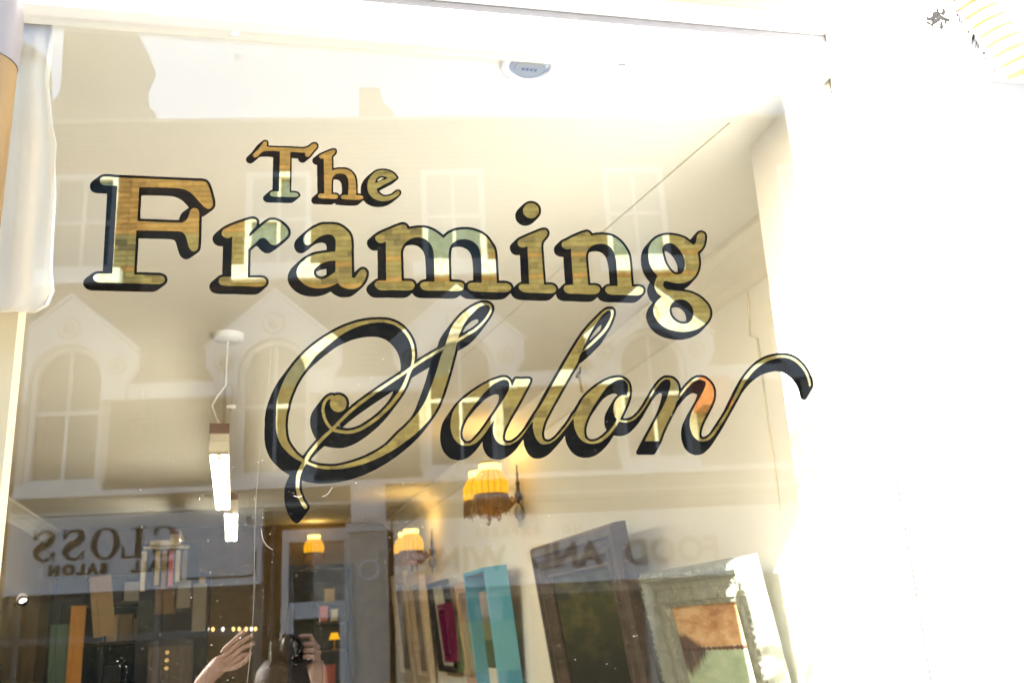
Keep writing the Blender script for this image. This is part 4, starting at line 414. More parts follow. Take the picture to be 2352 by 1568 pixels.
# --- ground floor of the nail salon house
def sign_board(p, s0, s1, z0, z1):
    o = bx('fascia_sign', M['sign_white'], p, s0, s1, 0, .165, z0, z1)
    mb = MB(); mb.box(s0, s1, .165, .2, z0 - .03, z0 + .001).box(s0, s1, .165, .2, z1 - .001, z1 + .03); mb.build('sign_trim', M['trim'], o); return o
sA = sign_board(hA, -7.3, -.37, 2.3, 3.11)
fascia_text_serif('GLOSS', -1.33, 3.0, .36, (1.0, .86, 1.0, .92, .9), M['sign_letter'], sA)
for wd_, sx in (('NAIL', -1.62), ('SALON', -2.46)): text_mesh('lettering', wd_, .155, M['sign_letter'], sA, Matrix.Translation((sx, .171, 2.53)) @ TXT, .011, 1.5)
text_mesh('house_number', '17', .13, M['sign_letter'], sA, Matrix.Translation((-.5, .171, 3.01)) @ TXT, .002)
MB().tube([(-1.28, .17, 2.37), (-.52, .17, 2.37), (-.46, .17, 2.39), (-.44, .17, 2.45), (-.44, .17, 2.66)], .012, 6).build('sign_flourish', M['sign_letter'], sA)
sf = MB(); sf.box(-7.3, -.37, -.3, -.05, 0, .5).box(-7.3, -7.2, -.3, 0, .5, 2.29).box(-.47, -.37, -.3, 0, .5, 2.29).box(-7.2, -.47, -.2, -.06, 1.72, 1.8).box(-7.2, -.47, -.2, -.06, 2.2, 2.29)
for q in (-1.62, -3.2, -4.8): sf.box(q, q + .06, -.2, -.06, .5, 2.2)
sf.build('shop_frame', M['sign_grey'], hA)
bx('shop_glass', M['house_glass'], hA, -7.2, -.47, -.14, -.13, .5, 2.2)
sr = MB(); sr.box(-7.3, .62, -3.2, -3.0, 0, 3.1).box(-7.35, -7.25, -3.2, -.3, 0, 3.1).box(.62, .66, -3.2, -.3, 0, 3.1).box(-7.3, .62, -3.2, -.3, 3.0, 3.08).box(-7.3, .62, -3.2, -.3, -.01, .03); sr.build('shop_interior', M['shop_olive'], hA)
MB().tube([(-.26, .05, 0), (-.26, .05, 3.15)], .028, 8).build('downpipe', M['drain'], hA)
dr = MB(); dr.box(-.16, .66, -.15, 0, 2.75, 2.9).box(-.16, -.08, -.15, 0, 0, 2.75).box(.58, .66, -.15, 0, 0, 2.75).box(-.08, .58, -.15, -.02, 1.86, 2.05).box(-.08, -.02, -.14, -.04, 0, 1.86).box(.52, .58, -.14, -.04, 0, 1.86); dr.build('door_frame', M['trim'], hA)
bx('fanlight', M['house_glass'], hA, -.08, .58, -.09, -.085, 2.05, 2.75); bx('door', M['shop_olive'], hA, -.02, .52, -.12, -.08, 0, 1.86)
# --- party pilaster
pl = MB(); pl.box(.67, 1.11, 0, .22, 0, 2.82).box(.75, 1.03, .22, .25, 1.0, 2.6); pl.build('pilaster', M['stone'], hA)
cp = MB(); cp.box(.63, 1.15, 0, .27, 2.82, 2.92).box(.69, 1.09, 0, .34, 2.92, 3.38).box(.74, 1.04, .34, .37, 2.96, 3.34); cp.build('pilaster_capital', M['trim'], hA)
MB().tube([(.89 + .11 * math.cos(a), .255, 2.36 + .11 * math.sin(a)) for a in [2 * math.pi * i / 18 for i in range(19)]], .02, 6).build('roundel', M['trim'], hA)
# --- ground floor of the food shop house
sB = sign_board(hB, 1.18, 9.4, 2.14, 2.9)
for wd_, sx in (('FOOD', 4.55), ('AND', 3.22), ('WINE', 1.98)): text_mesh('lettering', wd_, .40, M['sign_grey'], sB, Matrix.Translation((sx, .171, 2.42)) @ TXT, .014, 1.06)
for wd_, sx in (('ND', 3.34), ('EXPRESS', 2.55)): text_mesh('lettering', wd_, .14, M['sign_grey'], sB, Matrix.Translation((sx, .171, 2.74)) @ TXT, .005, 1.6)
sg = MB(); sg.box(1.18, 9.4, -.3, -.05, 0, .6); sg.box(1.18, 9.4, -.2, -.06, 2.0, 2.13)
for q in (1.18, 2.7, 4.2, 5.8, 7.4, 9.3): sg.box(q, q + .09, -.25, 0, .6, 2.0)
sg.build('shop_frame', M['stone'], hB); bx('shop_glass', M['house_glass'], hB, 1.27, 9.3, -.14, -.13, .6, 2.0)
sr = MB(); sr.box(1.18, 9.5, -3.2, -3.0, 0, 3.1).box(1.15, 1.17, -3.2, -.3, 0, 3.1).box(9.4, 9.5, -3.2, -.3, 0, 3.1).box(1.18, 9.5, -3.2, -.3, 3.0, 3.08).box(1.18, 9.5, -3.2, -.3, -.01, .03); sr.build('shop_interior', M['shop_olive'], hB)
bx('window_poster', M['green_poster'], hB, 1.9, 2.65, -.125, -.12, 1.15, 1.72)
bx('projecting_sign', M['terracotta'], hB, 5.05, 5.42, .03, .5, 4.15, 4.52)
# --- chimneys, taller neighbour
def chimney(p, poly, y0, y1, pots, m='brick_stack'):
    o = MB().prism(poly, y0, y1).build('chimney', M['mortar'], p)
    for s, z, r, hh in pots: MB().lathe([(r, 0), (r * .85, hh * .8), (r * 1.1, hh * .85), (r, hh), (r * .7, hh), (r * .7, hh * .5)], 12, (s, (y0 + y1) / 2, z)).build('chimney_pot', M['pot'], o)
chimney(hA, [(.77, TOP - .3), (1.27, TOP - .3), (1.26, 8.75), (1.1, 8.95), (1.07, 9.15), (.77, 9.15)], -.7, -.3, [])
chimney(hB, [(4.78, TOP - .3), (5.10, TOP - .3), (5.10, 10.9), (4.78, 10.9)], -.8, -.35, [])
chimney(hB, [(5.11, TOP - .3), (6.1, TOP - .3), (6.07, 9.05), (5.67, 9.06), (5.66, 9.32), (5.11, 9.32)], -1.0, -.4, [(5.52, TOP + .05, .06, .5)])
MB().lathe([(.06, 0), (.05, .18), (.06, .2), (.04, .2)], 10, (4.5, -.2, TOP + .05)).build('chimney_pot', M['pot'], hB)
tw = fac_empty('tall_brick_gable', label='tall brick gable end rising above the roof line over the road', cat='house', group='houses across the street')
MB().prism([(-9.5, 3.0), (-1.98, 3.0), (-1.98, 8.4), (-2.08, 8.82), (-2.23, 8.89), (-2.27, 9.3), (-2.17, 9.61), (-2.31, 9.96), (-2.54, 10.4), (-2.75, 11.3), (-3.42, 11.3), (-3.36, 9.1), (-3.45, 8.95), (-9.5, 8.9)], -4.4, -4.05).build('wall', M['mortar'], tw)
tw.matrix_world = FAC
tw.children[0].data.transform(Matrix.Translation((0, 3.75, 0)))
rf = MB(); rf.box(-7.4, 9.6, -8, -4.0, 0, TOP - .4); rf.build('rear_block', M['slate'], hA)
# ================================================================== our shop front
front = empty('shop_front', (0.33, 0, 0), label='white painted shop front around the gilded window', cat='shop front')
def fr(name, m, *a, **kw):
    o = bx(name, M[m], None, *a, **kw); o.parent = front; o.matrix_parent_inverse = front.matrix_world.inverted(); return o
def adopt(o, p):
    bpy.context.view_layer.update(); o.parent = p; o.matrix_parent_inverse = p.matrix_world.inverted(); return o
bpy.context.view_layer.update()
ZT = 2.758                                        # top of the white sash rail
fr('stall_riser', 'white_gloss', -.559, 1.108, -.05, .16, 0, .56)
fr('window_sill', 'white_gloss', -.559, 1.108, -.16, .12, .561, .60)
for z0, z1, y0, m, n in ((ZT + .001, ZT + .038, -.006, 'blue_white', 'head_moulding'), (ZT + .039, ZT + .048, -.058, 'white_gloss', 'head_bead'), (ZT + .049, ZT + .115, -.050, 'cream_paint', 'fascia_board'), (ZT + .116, ZT + .128, -.062, 'white_gloss', 'head_bead'), (ZT + .129, ZT + .5, -.05, 'cream_paint', 'fascia_board')):
    bevel(fr(n, m, -.559, 1.108, y0, .18, z0, z1), .006)
fr('cornice', 'white_gloss', -.72, 1.30, -.255, .19, ZT + .205, ZT + .35)  # unseen ledge added to keep the sun off the head board and moulding
rv = MB(); pr_ = [(.005, 0), (-.15, 0), (-.15, 2.80), (.005, 2.80)]; n = len(pr_)
rv.add([(1.11, y, z) for y, z in pr_] + [(1.31, y, z) for y, z in pr_], [tuple(range(n)), tuple(range(2 * n - 1, n - 1, -1))] + [(i, (i + 1) % n, (i + 1) % n + n, i + n) for i in range(n)])
o = rv.build('right_pilaster', M['white_gloss'], None); adopt(o, front); bevel(o, .008, 3)
ck = MB(); ck.tube([(1.3095, -.1505 - .001 * math.sin(i * 2.1), 2.21 - i * .017) for i in range(11)], .0008, 5); adopt(ck.build('paint_crack', M['lead_blue'], None), front)
jb = MB(); jb.tube([(1.107, -.004, .6), (1.107, -.004, 2.756)], .004, 6); adopt(jb.build('glazing_bead', M['white_gloss'], None), front)
# console bracket at the head of the right pilaster: reeded, shade between the reeds painted as dark ochre strips
CB = empty('console_bracket', (1.33, -.17, 2.6)); bpy.context.view_layer.update(); adopt(CB, front); bpy.context.view_layer.update()
def cb(mb, name, m): return adopt(mb.build(name, M[m], None), CB)
prof = [(-.02, 3.3), (-.02, 2.70), (-.146, 2.785), (-.222, 2.585), (-.25, 2.575), (-.46, 2.575), (-.52, 2.72), (-.54, 3.3)]
blk = MB(); n = len(prof)
blk.add([(1.318, y, z) for y, z in prof] + [(1.6, y, z) for y, z in prof], [tuple(range(n)), tuple(range(2 * n - 1, n - 1, -1))] + [(i, (i + 1) % n, (i + 1) % n + n, i + n) for i in range(n)])
bevel(cb(blk, 'bracket_block', 'white_gloss'), .003)
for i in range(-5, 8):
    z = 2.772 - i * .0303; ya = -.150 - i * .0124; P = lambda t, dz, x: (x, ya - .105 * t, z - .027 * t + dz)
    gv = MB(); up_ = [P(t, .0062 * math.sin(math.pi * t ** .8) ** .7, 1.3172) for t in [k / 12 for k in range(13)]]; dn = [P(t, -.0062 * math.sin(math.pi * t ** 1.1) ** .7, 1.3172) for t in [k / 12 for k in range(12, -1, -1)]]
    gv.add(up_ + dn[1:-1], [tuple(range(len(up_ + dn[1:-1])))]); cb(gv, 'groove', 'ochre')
    rd = MB(); rd.tube([P(t, .0152, 1.3185) for t in (0, .05, .3, .7, .95, 1.0)], [.002, .0065, .0085, .0085, .0065, .002], 8); cb(rd, 'reed', 'white_gloss')
cb(MB().box(1.325, 1.5, -.40, -.254, 2.46, 2.50), 'drip_edge', 'lead_blue')
gr = MB(); rnd = random.Random(3)
def flake(cx, y, cz, r, el, ang, plane):
    n = 9; pts = []
    for k in range(n):
        q = 2 * math.pi * k / n; rr = r * rnd.uniform(.45, 1.2); a_, b_ = rr * el * math.cos(q), rr * math.sin(q); a_, b_ = a_ * math.cos(ang) - b_ * math.sin(ang), a_ * math.sin(ang) + b_ * math.cos(ang)
        pts.append((cx + a_, y, cz + b_) if plane == 'y' else (y, cx + a_, cz + b_))
    gr.add(pts, [tuple(range(n))])
for i in range(38): flake(1.274 + rnd.gauss(0, .011), -.1504 - i * 1e-5, 2.757 + rnd.gauss(0, .012), abs(rnd.gauss(0, .0035)) + .0006, rnd.uniform(1, 4), rnd.choice((1.5, .4, 1.2, -.5)), 'y')
for i in range(9): flake(1.283 + i * .0022, -.1506, 2.728 - i * .006, .0013, 3, -1.1, 'y')
for i in range(60):
    t = rnd.random() ** 1.3; flake(-.149 - t * .072 + rnd.gauss(0, .0015), 1.3168, 2.778 - t * .19, rnd.uniform(.0005, .0022) * (2.2 if .45 < t < .6 else 1), 3.5, -1.2, 'x')
cb(gr, 'grime', 'grime')
# left side: ochre pilaster with a rounded white head, cream inner post
lp = MB(); lp.lathe([(.05, 0), (.05, 2.523)], 24, (-.505, -.10, 0)); adopt(lp.build('left_pilaster', M['ochre_post'], None), front)
lc = MB(); lc.lathe([(.051, 2.524), (.052, 2.60), (.050, 2.63), (.044, 2.655), (.034, 2.675), (.018, 2.69), (0, 2.694)], 24, (-.505, -.10, 0)); adopt(lc.build('pilaster_head', M['pink_white'], None), front)
fr('left_jamb', 'white_gloss', -2.6, -.56, -.05, .2, 0, 4.2)
fr('inner_post', 'post_cream', -.70, on_glass(62, 702, .16)[0], .115, .16, .56, ZT)
sw = MB()
wl = MB(); wl.box(-6, 1.72, -.02, .22, 4.2, 7.5).box(-.56, 1.108, -.0, .2, ZT + .5, 4.2).box(1.722, 6, -.03, .2, 0, 7.5).box(-6, -2.602, -.03, .2, 0, 4.2); adopt(wl.build('upper_wall', M['mortar'], None), front)
sw.box(1.3102, 1.72, -.149, .2, 0, 2.573).box(1.311, 1.72, -.02, .2, 2.574, 4.2).box(1.109, 1.3105, -.02, .2, 2.802, 4.2).box(1.112, 1.3105, .006, .2, 0, 2.80); adopt(sw.build('side_wall', M['white_gloss'], None), front)
fr('inner_reveal', 'reveal_paint', 1.11, 1.15, .008, .385, .56, 2.735); fr('roof_slab', 'slate', -6, 6, .2, 12, 7.2, 7.5); fr('party_wall', 'mortar', 2.6, 2.8, .2, 12, 0, 7.2); fr('party_wall', 'mortar', -3.9, -3.7, .2, 12, 0, 7.2); fr('rear_wall', 'mortar', -3.9, 2.8, 11.8, 12, 0, 7.2)

# ================================================================== the window with its gilded lettering
win = empty('shop_window', (0.33, 0, .6), label='large shop window pane lettered in black shaded gold leaf', cat='window'); bpy.context.view_layer.update()
def wn(o, p=None): return adopt(o, p or win)
pane = wn(bx('glass_pane', M['window_glass'], None, -.60, 1.106, 0, .006, .6, 2.70))
bevel(wn(bx('sash_rail', M['white_gloss'], None, -.60, 1.106, -.034, .03, 2.692, ZT)), .004)
for i, (ch, g, b) in enumerate(LETTERS):
    def plane(s, y): return [[on_glass(u * .9408, v * .9408, y) for u, v in c] for c in decode(s, 4)]
    yg = .0048; yb = .0051 + .00004 * i
    lo = wn(flat('letter', plane(g, yg), yg, M['gold_leaf'], None)); lo['label'] = f'gold leaf letter {ch}'
    sh = flat('letter_shade', plane(b, yb), yb, M['letter_black'], None); bpy.context.view_layer.update(); adopt(sh, lo); sh['label'] = f'black outline and drop shade of letter {ch}'
for u, v in ((540, 78), (1428, 146)):
    x, z = on_glass(u, v, -.035 if v < 100 else .0075); y = -.035 if v < 100 else .0075
    st = MB(); st.box(x - .0068, x + .0068, y - .0004, y + .0004, z - .004, z + .004)
    o = wn(st.build('sticker', M['label_print'], None)); s2 = MB(); [s2.box(x - .006, x + .006, y - .0008, y - .0004, z - .003 + k * .0022, z - .0022 + k * .0022) for k in range(3)]; wn(s2.build('sticker_lines', M['white_enamel'], None), o)
# dust, drips and fibres on the outside of the pane, thickest low on the left
du = MB(); rnd = random.Random(11)
def fleck(x, z, r, a=0, l=1):
    c, s = math.cos(a), math.sin(a); du.add([(x + (c * p * l - s * q) * r, -.0006, z + (s * p * l + c * q) * r) for p, q in ((-1, 0), (-.5, -.8), (.6, -.7), (1, .1), (.3, .9), (-.6, .6))], [(0, 1, 2, 3, 4, 5)])
k = 0
while k < 2400:
    x = rnd.uniform(-.43, 1.05); z = rnd.uniform(1.5, 2.68)
    pr = max(.03, min(1, (2.25 - z) * 1.25)) * (1 if x < .4 else .3)
    if rnd.random() > pr: continue
    r = rnd.choice((.00014, .00018, .00022, .00028, .00036)) * (1.7 if rnd.random() < .05 else 1); fleck(x, z, r, rnd.random() * 3, 1 if rnd.random() < .85 else rnd.uniform(2, 5)); k += 1
for i in range(90):
    x = rnd.gauss(-.2, .12); z = rnd.uniform(1.55, 2.1); fleck(x, z, .0002, rnd.random() * 3, rnd.uniform(3, 9))
def drip(u0, v0, u1, v1, n):
    (x0, z0), (x1, z1) = on_glass(u0, v0, 0), on_glass(u1, v1, 0)
    for i in range(n):
        if rnd.random() < .3: continue
        t = i / n; fleck(x0 + (x1 - x0) * t + rnd.gauss(0, .0004), z0 + (z1 - z0) * t, rnd.choice((.0002, .0003)), 1.57, rnd.uniform(2, 8))
drip(168, 770, 170, 870, 22); drip(330, 890, 318, 1000, 22); drip(108, 960, 98, 1030, 12); drip(145, 660, 140, 690, 8)
(x0, z0), (x1, z1) = on_glass(625, 690, 0), on_glass(565, 1568, 0)
du.tube([(x0 + (x1 - x0) * t + .004 * math.sin(t * 9), -.001, z0 + (z1 - z0) * t) for t in [i / 30 for i in range(31)]], .00008, 4)
for pts in (((675, 1138), (683, 1141), (690, 1140), (694, 1138)), ((740, 1140), (752, 1135), (760, 1124), (763, 1118)), ((600, 1215), (603, 1236), (612, 1252), (626, 1262))):
    q = [on_glass(u, v, 0) for u, v in pts]; du.tube([(x, -.001, z) for x, z in q], .0005 if pts[0][0] == 675 else .0002, 4)
wn(du.build('dust', mat('dust', (.3, .29, .27), .9), None, kind='stuff'))
bpy.context.view_layer.update()
# ================================================================== the room behind the glass
CE = 2.735
def room(mb, name, m, **kw):
    o = mb.build(name, M[m], None, **kw); o.matrix_world = ROOM; return o
for nm, z0, z1 in (('floor', -.1, 0), ('ceiling', CE, CE + .15)):
    mb = MB(); q = [(-4.0, .035), (1.75, .035), tuple(rw(.3, 9.2, 0))[:2], tuple(rw(-3.6, 9.2, 0))[:2]]
    mb.add([(x, y, z0) for x, y in q] + [(x, y, z1) for x, y in q], [(3, 2, 1, 0), (4, 5, 6, 7), (0, 1, 5, 4), (1, 2, 6, 5), (2, 3, 7, 6), (3, 0, 4, 7)]); mb.build(nm, M[nm], None, kind='structure')
bed = bx('window_bed', M['felt'], None, -.9, 1.105, .17, .55, .60, .64); tag(bed, 'grey felt display bed running along the inside of the window', 'display bed')  # unseen bed added to set how much sunlight bounces to the ceiling
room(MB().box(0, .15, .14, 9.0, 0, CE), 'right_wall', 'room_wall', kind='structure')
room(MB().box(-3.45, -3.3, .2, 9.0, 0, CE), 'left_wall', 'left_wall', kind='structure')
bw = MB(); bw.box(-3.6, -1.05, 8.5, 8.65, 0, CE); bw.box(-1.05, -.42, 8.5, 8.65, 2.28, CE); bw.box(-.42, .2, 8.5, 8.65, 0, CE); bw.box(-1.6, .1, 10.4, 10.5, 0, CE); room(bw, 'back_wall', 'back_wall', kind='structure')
cv = MB(); pf = [(0, 0), (-.115, 0), (-.11, -.015), (-.085, -.03), (-.05, -.06), (-.025, -.095), (-.012, -.12), (0, -.125)]
for sgn, a0 in ((1, 0), (-1, -3.3)):
    n = len(pf); cv.add([(a0 + sgn * x, y, CE - .001 + z) for y in (.1, 8.5) for x, z in pf], [(i, (i + 1) % n, (i + 1) % n + n, i + n) for i in range(n)] + [tuple(range(n))])
room(cv, 'coving', 'coving', kind='structure')
tr = MB(); tr.tube([(-.46, .3, CE - .002), (-.545, 1.1, CE - .002), (-.75, 3.4, CE - .002)], .0018, 6); tr.tube([(-.006, 1.07, CE - .13), (-.006, 1.09, 2.46), (-.006, 1.05, 2.44), (-.006, 1.05, 1.9)], .0032, 6)
o = room(tr, 'surface_cable', 'ivory'); tag(o, 'thin cream cable running over the ceiling and down the right wall', 'cable')
dk = MB(); dk.box(-1.05, -1.01, 8.42, 8.5, 0, 2.28).box(-.46, -.42, 8.42, 8.5, 0, 2.28).box(-1.05, -.42, 8.42, 8.5, 2.28, 2.33)
o = room(dk, 'doorway_frame', 'drain'); tag(o, 'dark frame around the doorway in the back wall', 'door frame')

# ---- picture frames leaning on the right wall
def place(root, b, off, z, lean=0, yaw=0):
    """local x runs along the wall towards the window, local -y faces the room"""
    root.matrix_world = Matrix.Translation(rw(-off, b, z)) @ Matrix.Rotation(PSI - math.pi / 2 + yaw, 4, 'Z') @ Matrix.Rotation(lean, 4, 'X')
def rail_set(root, W, H, prof, m, name='rail', orn=None):
    """four mitred rails; prof = (inset from the outer edge, height towards the room)"""
    cs = [(-W / 2, 0), (W / 2, 0), (W / 2, H), (-W / 2, H)]; ins = [(1, 1), (-1, 1), (-1, -1), (1, -1)]
    for k in range(4):
        a, b = cs[k], cs[(k + 1) % 4]; ia, ib = ins[k], ins[(k + 1) % 4]; mb = MB(); n = len(prof)
        vs = [(a[0] + ia[0] * i, -h, a[1] + ia[1] * i) for i, h in prof] + [(b[0] + ib[0] * i, -h, b[1] + ib[1] * i) for i, h in prof]
        mb.add(vs, [(j, (j + 1) % n, (j + 1) % n + n, j + n) for j in range(n)]); o = mb.build(name, m, root)
        if orn: orn(o, a, b, ia, ib)
def canvas(root, W, H, ins, y, m, name='canvas'): return bx(name, m, root, -W / 2 + ins, W / 2 - ins, y, y + .012, ins, H - ins)
def painting_mat(k, W, H, build):
    m = bpy.data.materials.new(k); m.use_nodes = True; t = m.node_tree; N = t.nodes; L = t.links; p = N['Principled BSDF']; p.inputs['Roughness'].default_value = .7; p.inputs['Specular IOR Level'].default_value = .25
    tc = N.new('ShaderNodeTexCoord'); sp = N.new('ShaderNodeSeparateXYZ'); L.new(tc.outputs['Object'], sp.inputs[0])
    def val(v):
        return v
    class S:
        def math(s, op, a, b=None, c=None):
            n = N.new('ShaderNodeMath'); n.operation = op; n.use_clamp = False
            for i, q in enumerate((a, b, c)):
                if q is None: continue
                if hasattr(q, 'is_linked'): L.new(q, n.inputs[i])
                else: n.inputs[i].default_value = q
            return n.outputs[0]
        def noise(s, sc_, st=(1, 1, 1), det=6, rough=.55):
            mp = N.new('ShaderNodeMapping'); mp.inputs['Scale'].default_value = st; L.new(tc.outputs['Object'], mp.inputs[0]); n = N.new('ShaderNodeTexNoise'); n.inputs['Scale'].default_value = sc_; n.inputs['Detail'].default_value = det; n.inputs['Roughness'].default_value = rough; L.new(mp.outputs[0], n.inputs['Vector']); return n.outputs['Fac']
        def ramp(s, f, stops):
            r = N.new('ShaderNodeValToRGB'); e = r.color_ramp.elements
            while len(e) < len(stops): e.new(.5)
            for q, (pos, c) in zip(e, stops): q.position = pos; q.color = (*c, 1)
            L.new(f, r.inputs[0]); return r.outputs[0]
        def mix(s, f, a, b):
            n = N.new('ShaderNodeMix'); n.data_type = 'RGBA'
            if hasattr(f, 'is_linked'): L.new(f, n.inputs[0])
            else: n.inputs[0].default_value = f
            for i, q in ((6, a), (7, b)):
                if hasattr(q, 'is_linked'): L.new(q, n.inputs[i])
                else: n.inputs[i].default_value = (*q, 1)
            return n.outputs[2]
        def step(s, f, e, w_=.02): 
            n = N.new('ShaderNodeMapRange'); n.inputs[1].default_value = e - w_; n.inputs[2].default_value = e + w_; L.new(f, n.inputs[0]); return n.outputs[0]
    s = S(); s.x = s.math('DIVIDE', sp.outputs['X'], W); s.z = s.math('DIVIDE', sp.outputs['Z'], H)      # x -0.5..0.5, z 0..1
    L.new(build(s), p.inputs['Base Color']); b = N.new('ShaderNodeBump'); b.inputs['Strength'].default_value = .3; b.inputs['Distance'].default_value = .004; L.new(s.noise(90), b.inputs['Height']); L.new(b.outputs[0], p.inputs['Normal'])
    M[k] = m; return m
def sunset(s):
    sky_ = s.ramp(s.math('ADD', s.noise(7, (1, 1, 2.6), 10, .7), s.math('MULTIPLY', s.z, -.06)), [(.3, (.40, .19, .09)), (.45, (.58, .35, .18)), (.56, (.70, .48, .27)), (.66, (.56, .31, .18)), (.78, (.42, .21, .12))])
    water = s.ramp(s.noise(6, (1, 1, 3), 8, .65), [(.3, (.30, .40, .26)), (.55, (.46, .56, .40)), (.75, (.62, .66, .48))])
    hz = s.math('ADD', s.z, s.math('MULTIPLY', s.x, -.03)); col = s.mix(s.step(hz, .53, .010), water, sky_)
    bank = s.math('ABSOLUTE', s.math('SUBTRACT', hz, .522)); col = s.mix(s.step(s.math('ADD', bank, s.math('MULTIPLY', s.noise(70, (1, 1, .12), 4), .035)), .026, .004), (.16, .08, .06), col)
    fall = s.step(s.x, -.14, .13); n1 = s.math('SUBTRACT', s.noise(75, (1, 0, .04), 6, .8), .5); n2 = s.math('SUBTRACT', s.noise(38, (1, 0, .03), 5, .7), .5)
    top = s.math('ADD', s.math('SUBTRACT', .605, s.math('MULTIPLY', fall, .13)), s.math('MULTIPLY', n1, .16))
    bot = s.math('ADD', s.math('ADD', .37, s.math('MULTIPLY', fall, .16)), s.math('MULTIPLY', n2, .14))
    mask = s.math('MULTIPLY', s.step(s.math('SUBTRACT', top, s.z), 0, .018), s.step(s.math('SUBTRACT', s.z, bot), 0, .03))
    dark = s.ramp(s.noise(40, (1, 1, .5), 8, .7), [(.35, (.06, .045, .05)), (.55, (.12, .075, .07)), (.72, (.24, .14, .09))])
    return s.mix(s.math('MULTIPLY', mask, .93), col, dark)
def valley(s):
    s.z = s.math('MULTIPLY', s.math('SUBTRACT', s.z, .17), 1.5)
    base = s.ramp(s.math('ADD', s.math('MULTIPLY', s.z, .9), s.math('MULTIPLY', s.noise(5, (1, 1, 2), 8), .16)), [(.42, (.012, .014, .008)), (.62, (.034, .036, .012)), (.8, (.05, .056, .018)), (.86, (.020, .026, .022)), (.90, (.032, .04, .026)), (.93, (.06, .066, .034)), (1.0, (.055, .07, .062))])
    glint = s.math('MULTIPLY', s.step(s.noise(2.6, (1.2, 1, 3.2), 7, .6), .56, .10), s.step(s.z, .5, .2))
    return s.mix(s.math('MULTIPLY', glint, .55), base, (.19, .17, .06))
def dims(b0, b1): return (b0 + b1) / 2, b1 - b0
# the large dark frame with a dark landscape
root = empty('framed_picture', label='large dark umber frame with gloomy green landscape, tallest on the right wall', cat='picture', group='picture frames along the right wall')
c, W = dims(1.95, 3.05); H = .92; place(root, c, .012, 1.07, R_(7.5))
rail_set(root, W, H, [(0, 0), (0, .045), (.012, .062), (.045, .066), (.055, .05), (.075, .048), (.085, .062), (.105, .064), (.115, .05), (.14, .036), (.15, .04), (.16, .03), (.16, 0)], M['umber'])
canvas(root, W, H, .155, -.02, painting_mat('dark_landscape', W, H, valley))
# the pale silvered frame with the sunset painting
root = empty('framed_picture', label='pale ornate silvered frame holding an orange sunset lake painting', cat='picture', group='picture frames along the right wall')
c, W = dims(1.05, 1.80); H = .56; place(root, c, .012, 1.225, R_(9))
def ornament(o, a, b, ia, ib):
    mb = MB(); rnd = random.Random(int(a[0] * 1000)); L = math.hypot(b[0] - a[0], b[1] - a[1]); n = int(L / .021)
    for ins, hh, rr in ((.019, .070, .010), (.100, .05, .006)):
        for i in range(1, n):
            t = i / n; p = (a[0] + (b[0] - a[0]) * t + (ia[0] if a[0] == b[0] else 0) * ins, a[1] + (b[1] - a[1]) * t + (ia[1] if a[1] == b[1] else 0) * ins)
            r = rr * rnd.uniform(.8, 1.2); mb.lathe([(0, r * .9), (r * .7, r * .6), (r, 0)], 6, M=Matrix.Translation((p[0], -hh + .004, p[1])) @ Matrix.Rotation(math.pi / 2, 4, 'X') @ Matrix.Rotation(rnd.random() * 3, 4, 'Z') @ Matrix.Diagonal((1.3, .8, 1, 1)))
    mb.build('carving', M['silver_gilt'], o, kind='stuff')
rail_set(root, W, H, [(i * .85, h) for i, h in [(0, 0), (0, .05), (.008, .066), (.036, .070), (.045, .056), (.06, .040), (.085, .036), (.10, .046), (.108, .05), (.128, .05), (.135, .04), (.15, .034), (.15, 0)]], M['silver_gilt'], orn=ornament)
canvas(root, W, H, .124, -.02, painting_mat('sunset_lake', W, H, sunset))
# teal box frame
def box_frame(label, m, b0, b1, z0, z1, dep, wd, lean, off, back='grey_print', inner=None):
    root = empty('framed_picture', label=label, cat='picture', group='picture frames along the right wall'); c, W = dims(b0, b1); H = z1 - z0; place(root, c, off, z0, R_(lean))
    rail_set(root, W, H, [(0, 0), (0, dep), (wd, dep), (wd, 0)], M[m]); canvas(root, W, H, wd - .001, -.012, M[back])
    if inner: canvas(root, W, H, wd + inner[0], -.02, M[inner[1]], 'print')
    return root
t = box_frame('deep teal box frame with grey and brown blocks inside', 'teal_paint', 3.86, 4.39, 1.20, 1.965, .135, .022, 5.5, .012, 'black_box')
for z0, z1, m in ((.50, .64, 'grey_print'), (.36, .5, 'shop_olive'), (.20, .36, 'black_box'), (.08, .2, 'mount')): bx('inset_block', M[m], t, -.25, .25, -.06, -.012, z0, z1)
box_frame('narrow black frame with pale mount hanging behind the magenta frame', 'black_frame', 5.42, 6.02, 1.34, 1.985, .05, .035, 7, .012, 'mount')
box_frame('small magenta frame in front of the black frame', 'magenta', 5.20, 5.46, 1.42, 1.81, .06, .04, 7, .07, 'black_box')
box_frame('pinkish wooden frame partly hidden behind the teal frame', 'rose_wood', 4.72, 5.15, 1.25, 1.93, .03, .07, 6, .012, 'grey_print')
box_frame('pale wooden frame with dark inner edge below the second wall lamp', 'pale_wood', 6.35, 6.98, 1.2, 2.1, .05, .09, 5, .012, 'mount', (.03, 'grey_print'))
box_frame('pale wooden frame farthest along the right wall', 'pale_wood', 7.12, 7.85, 1.2, 2.16, .05, .09, 5, .012, 'mount', (.03, 'grey_print'))

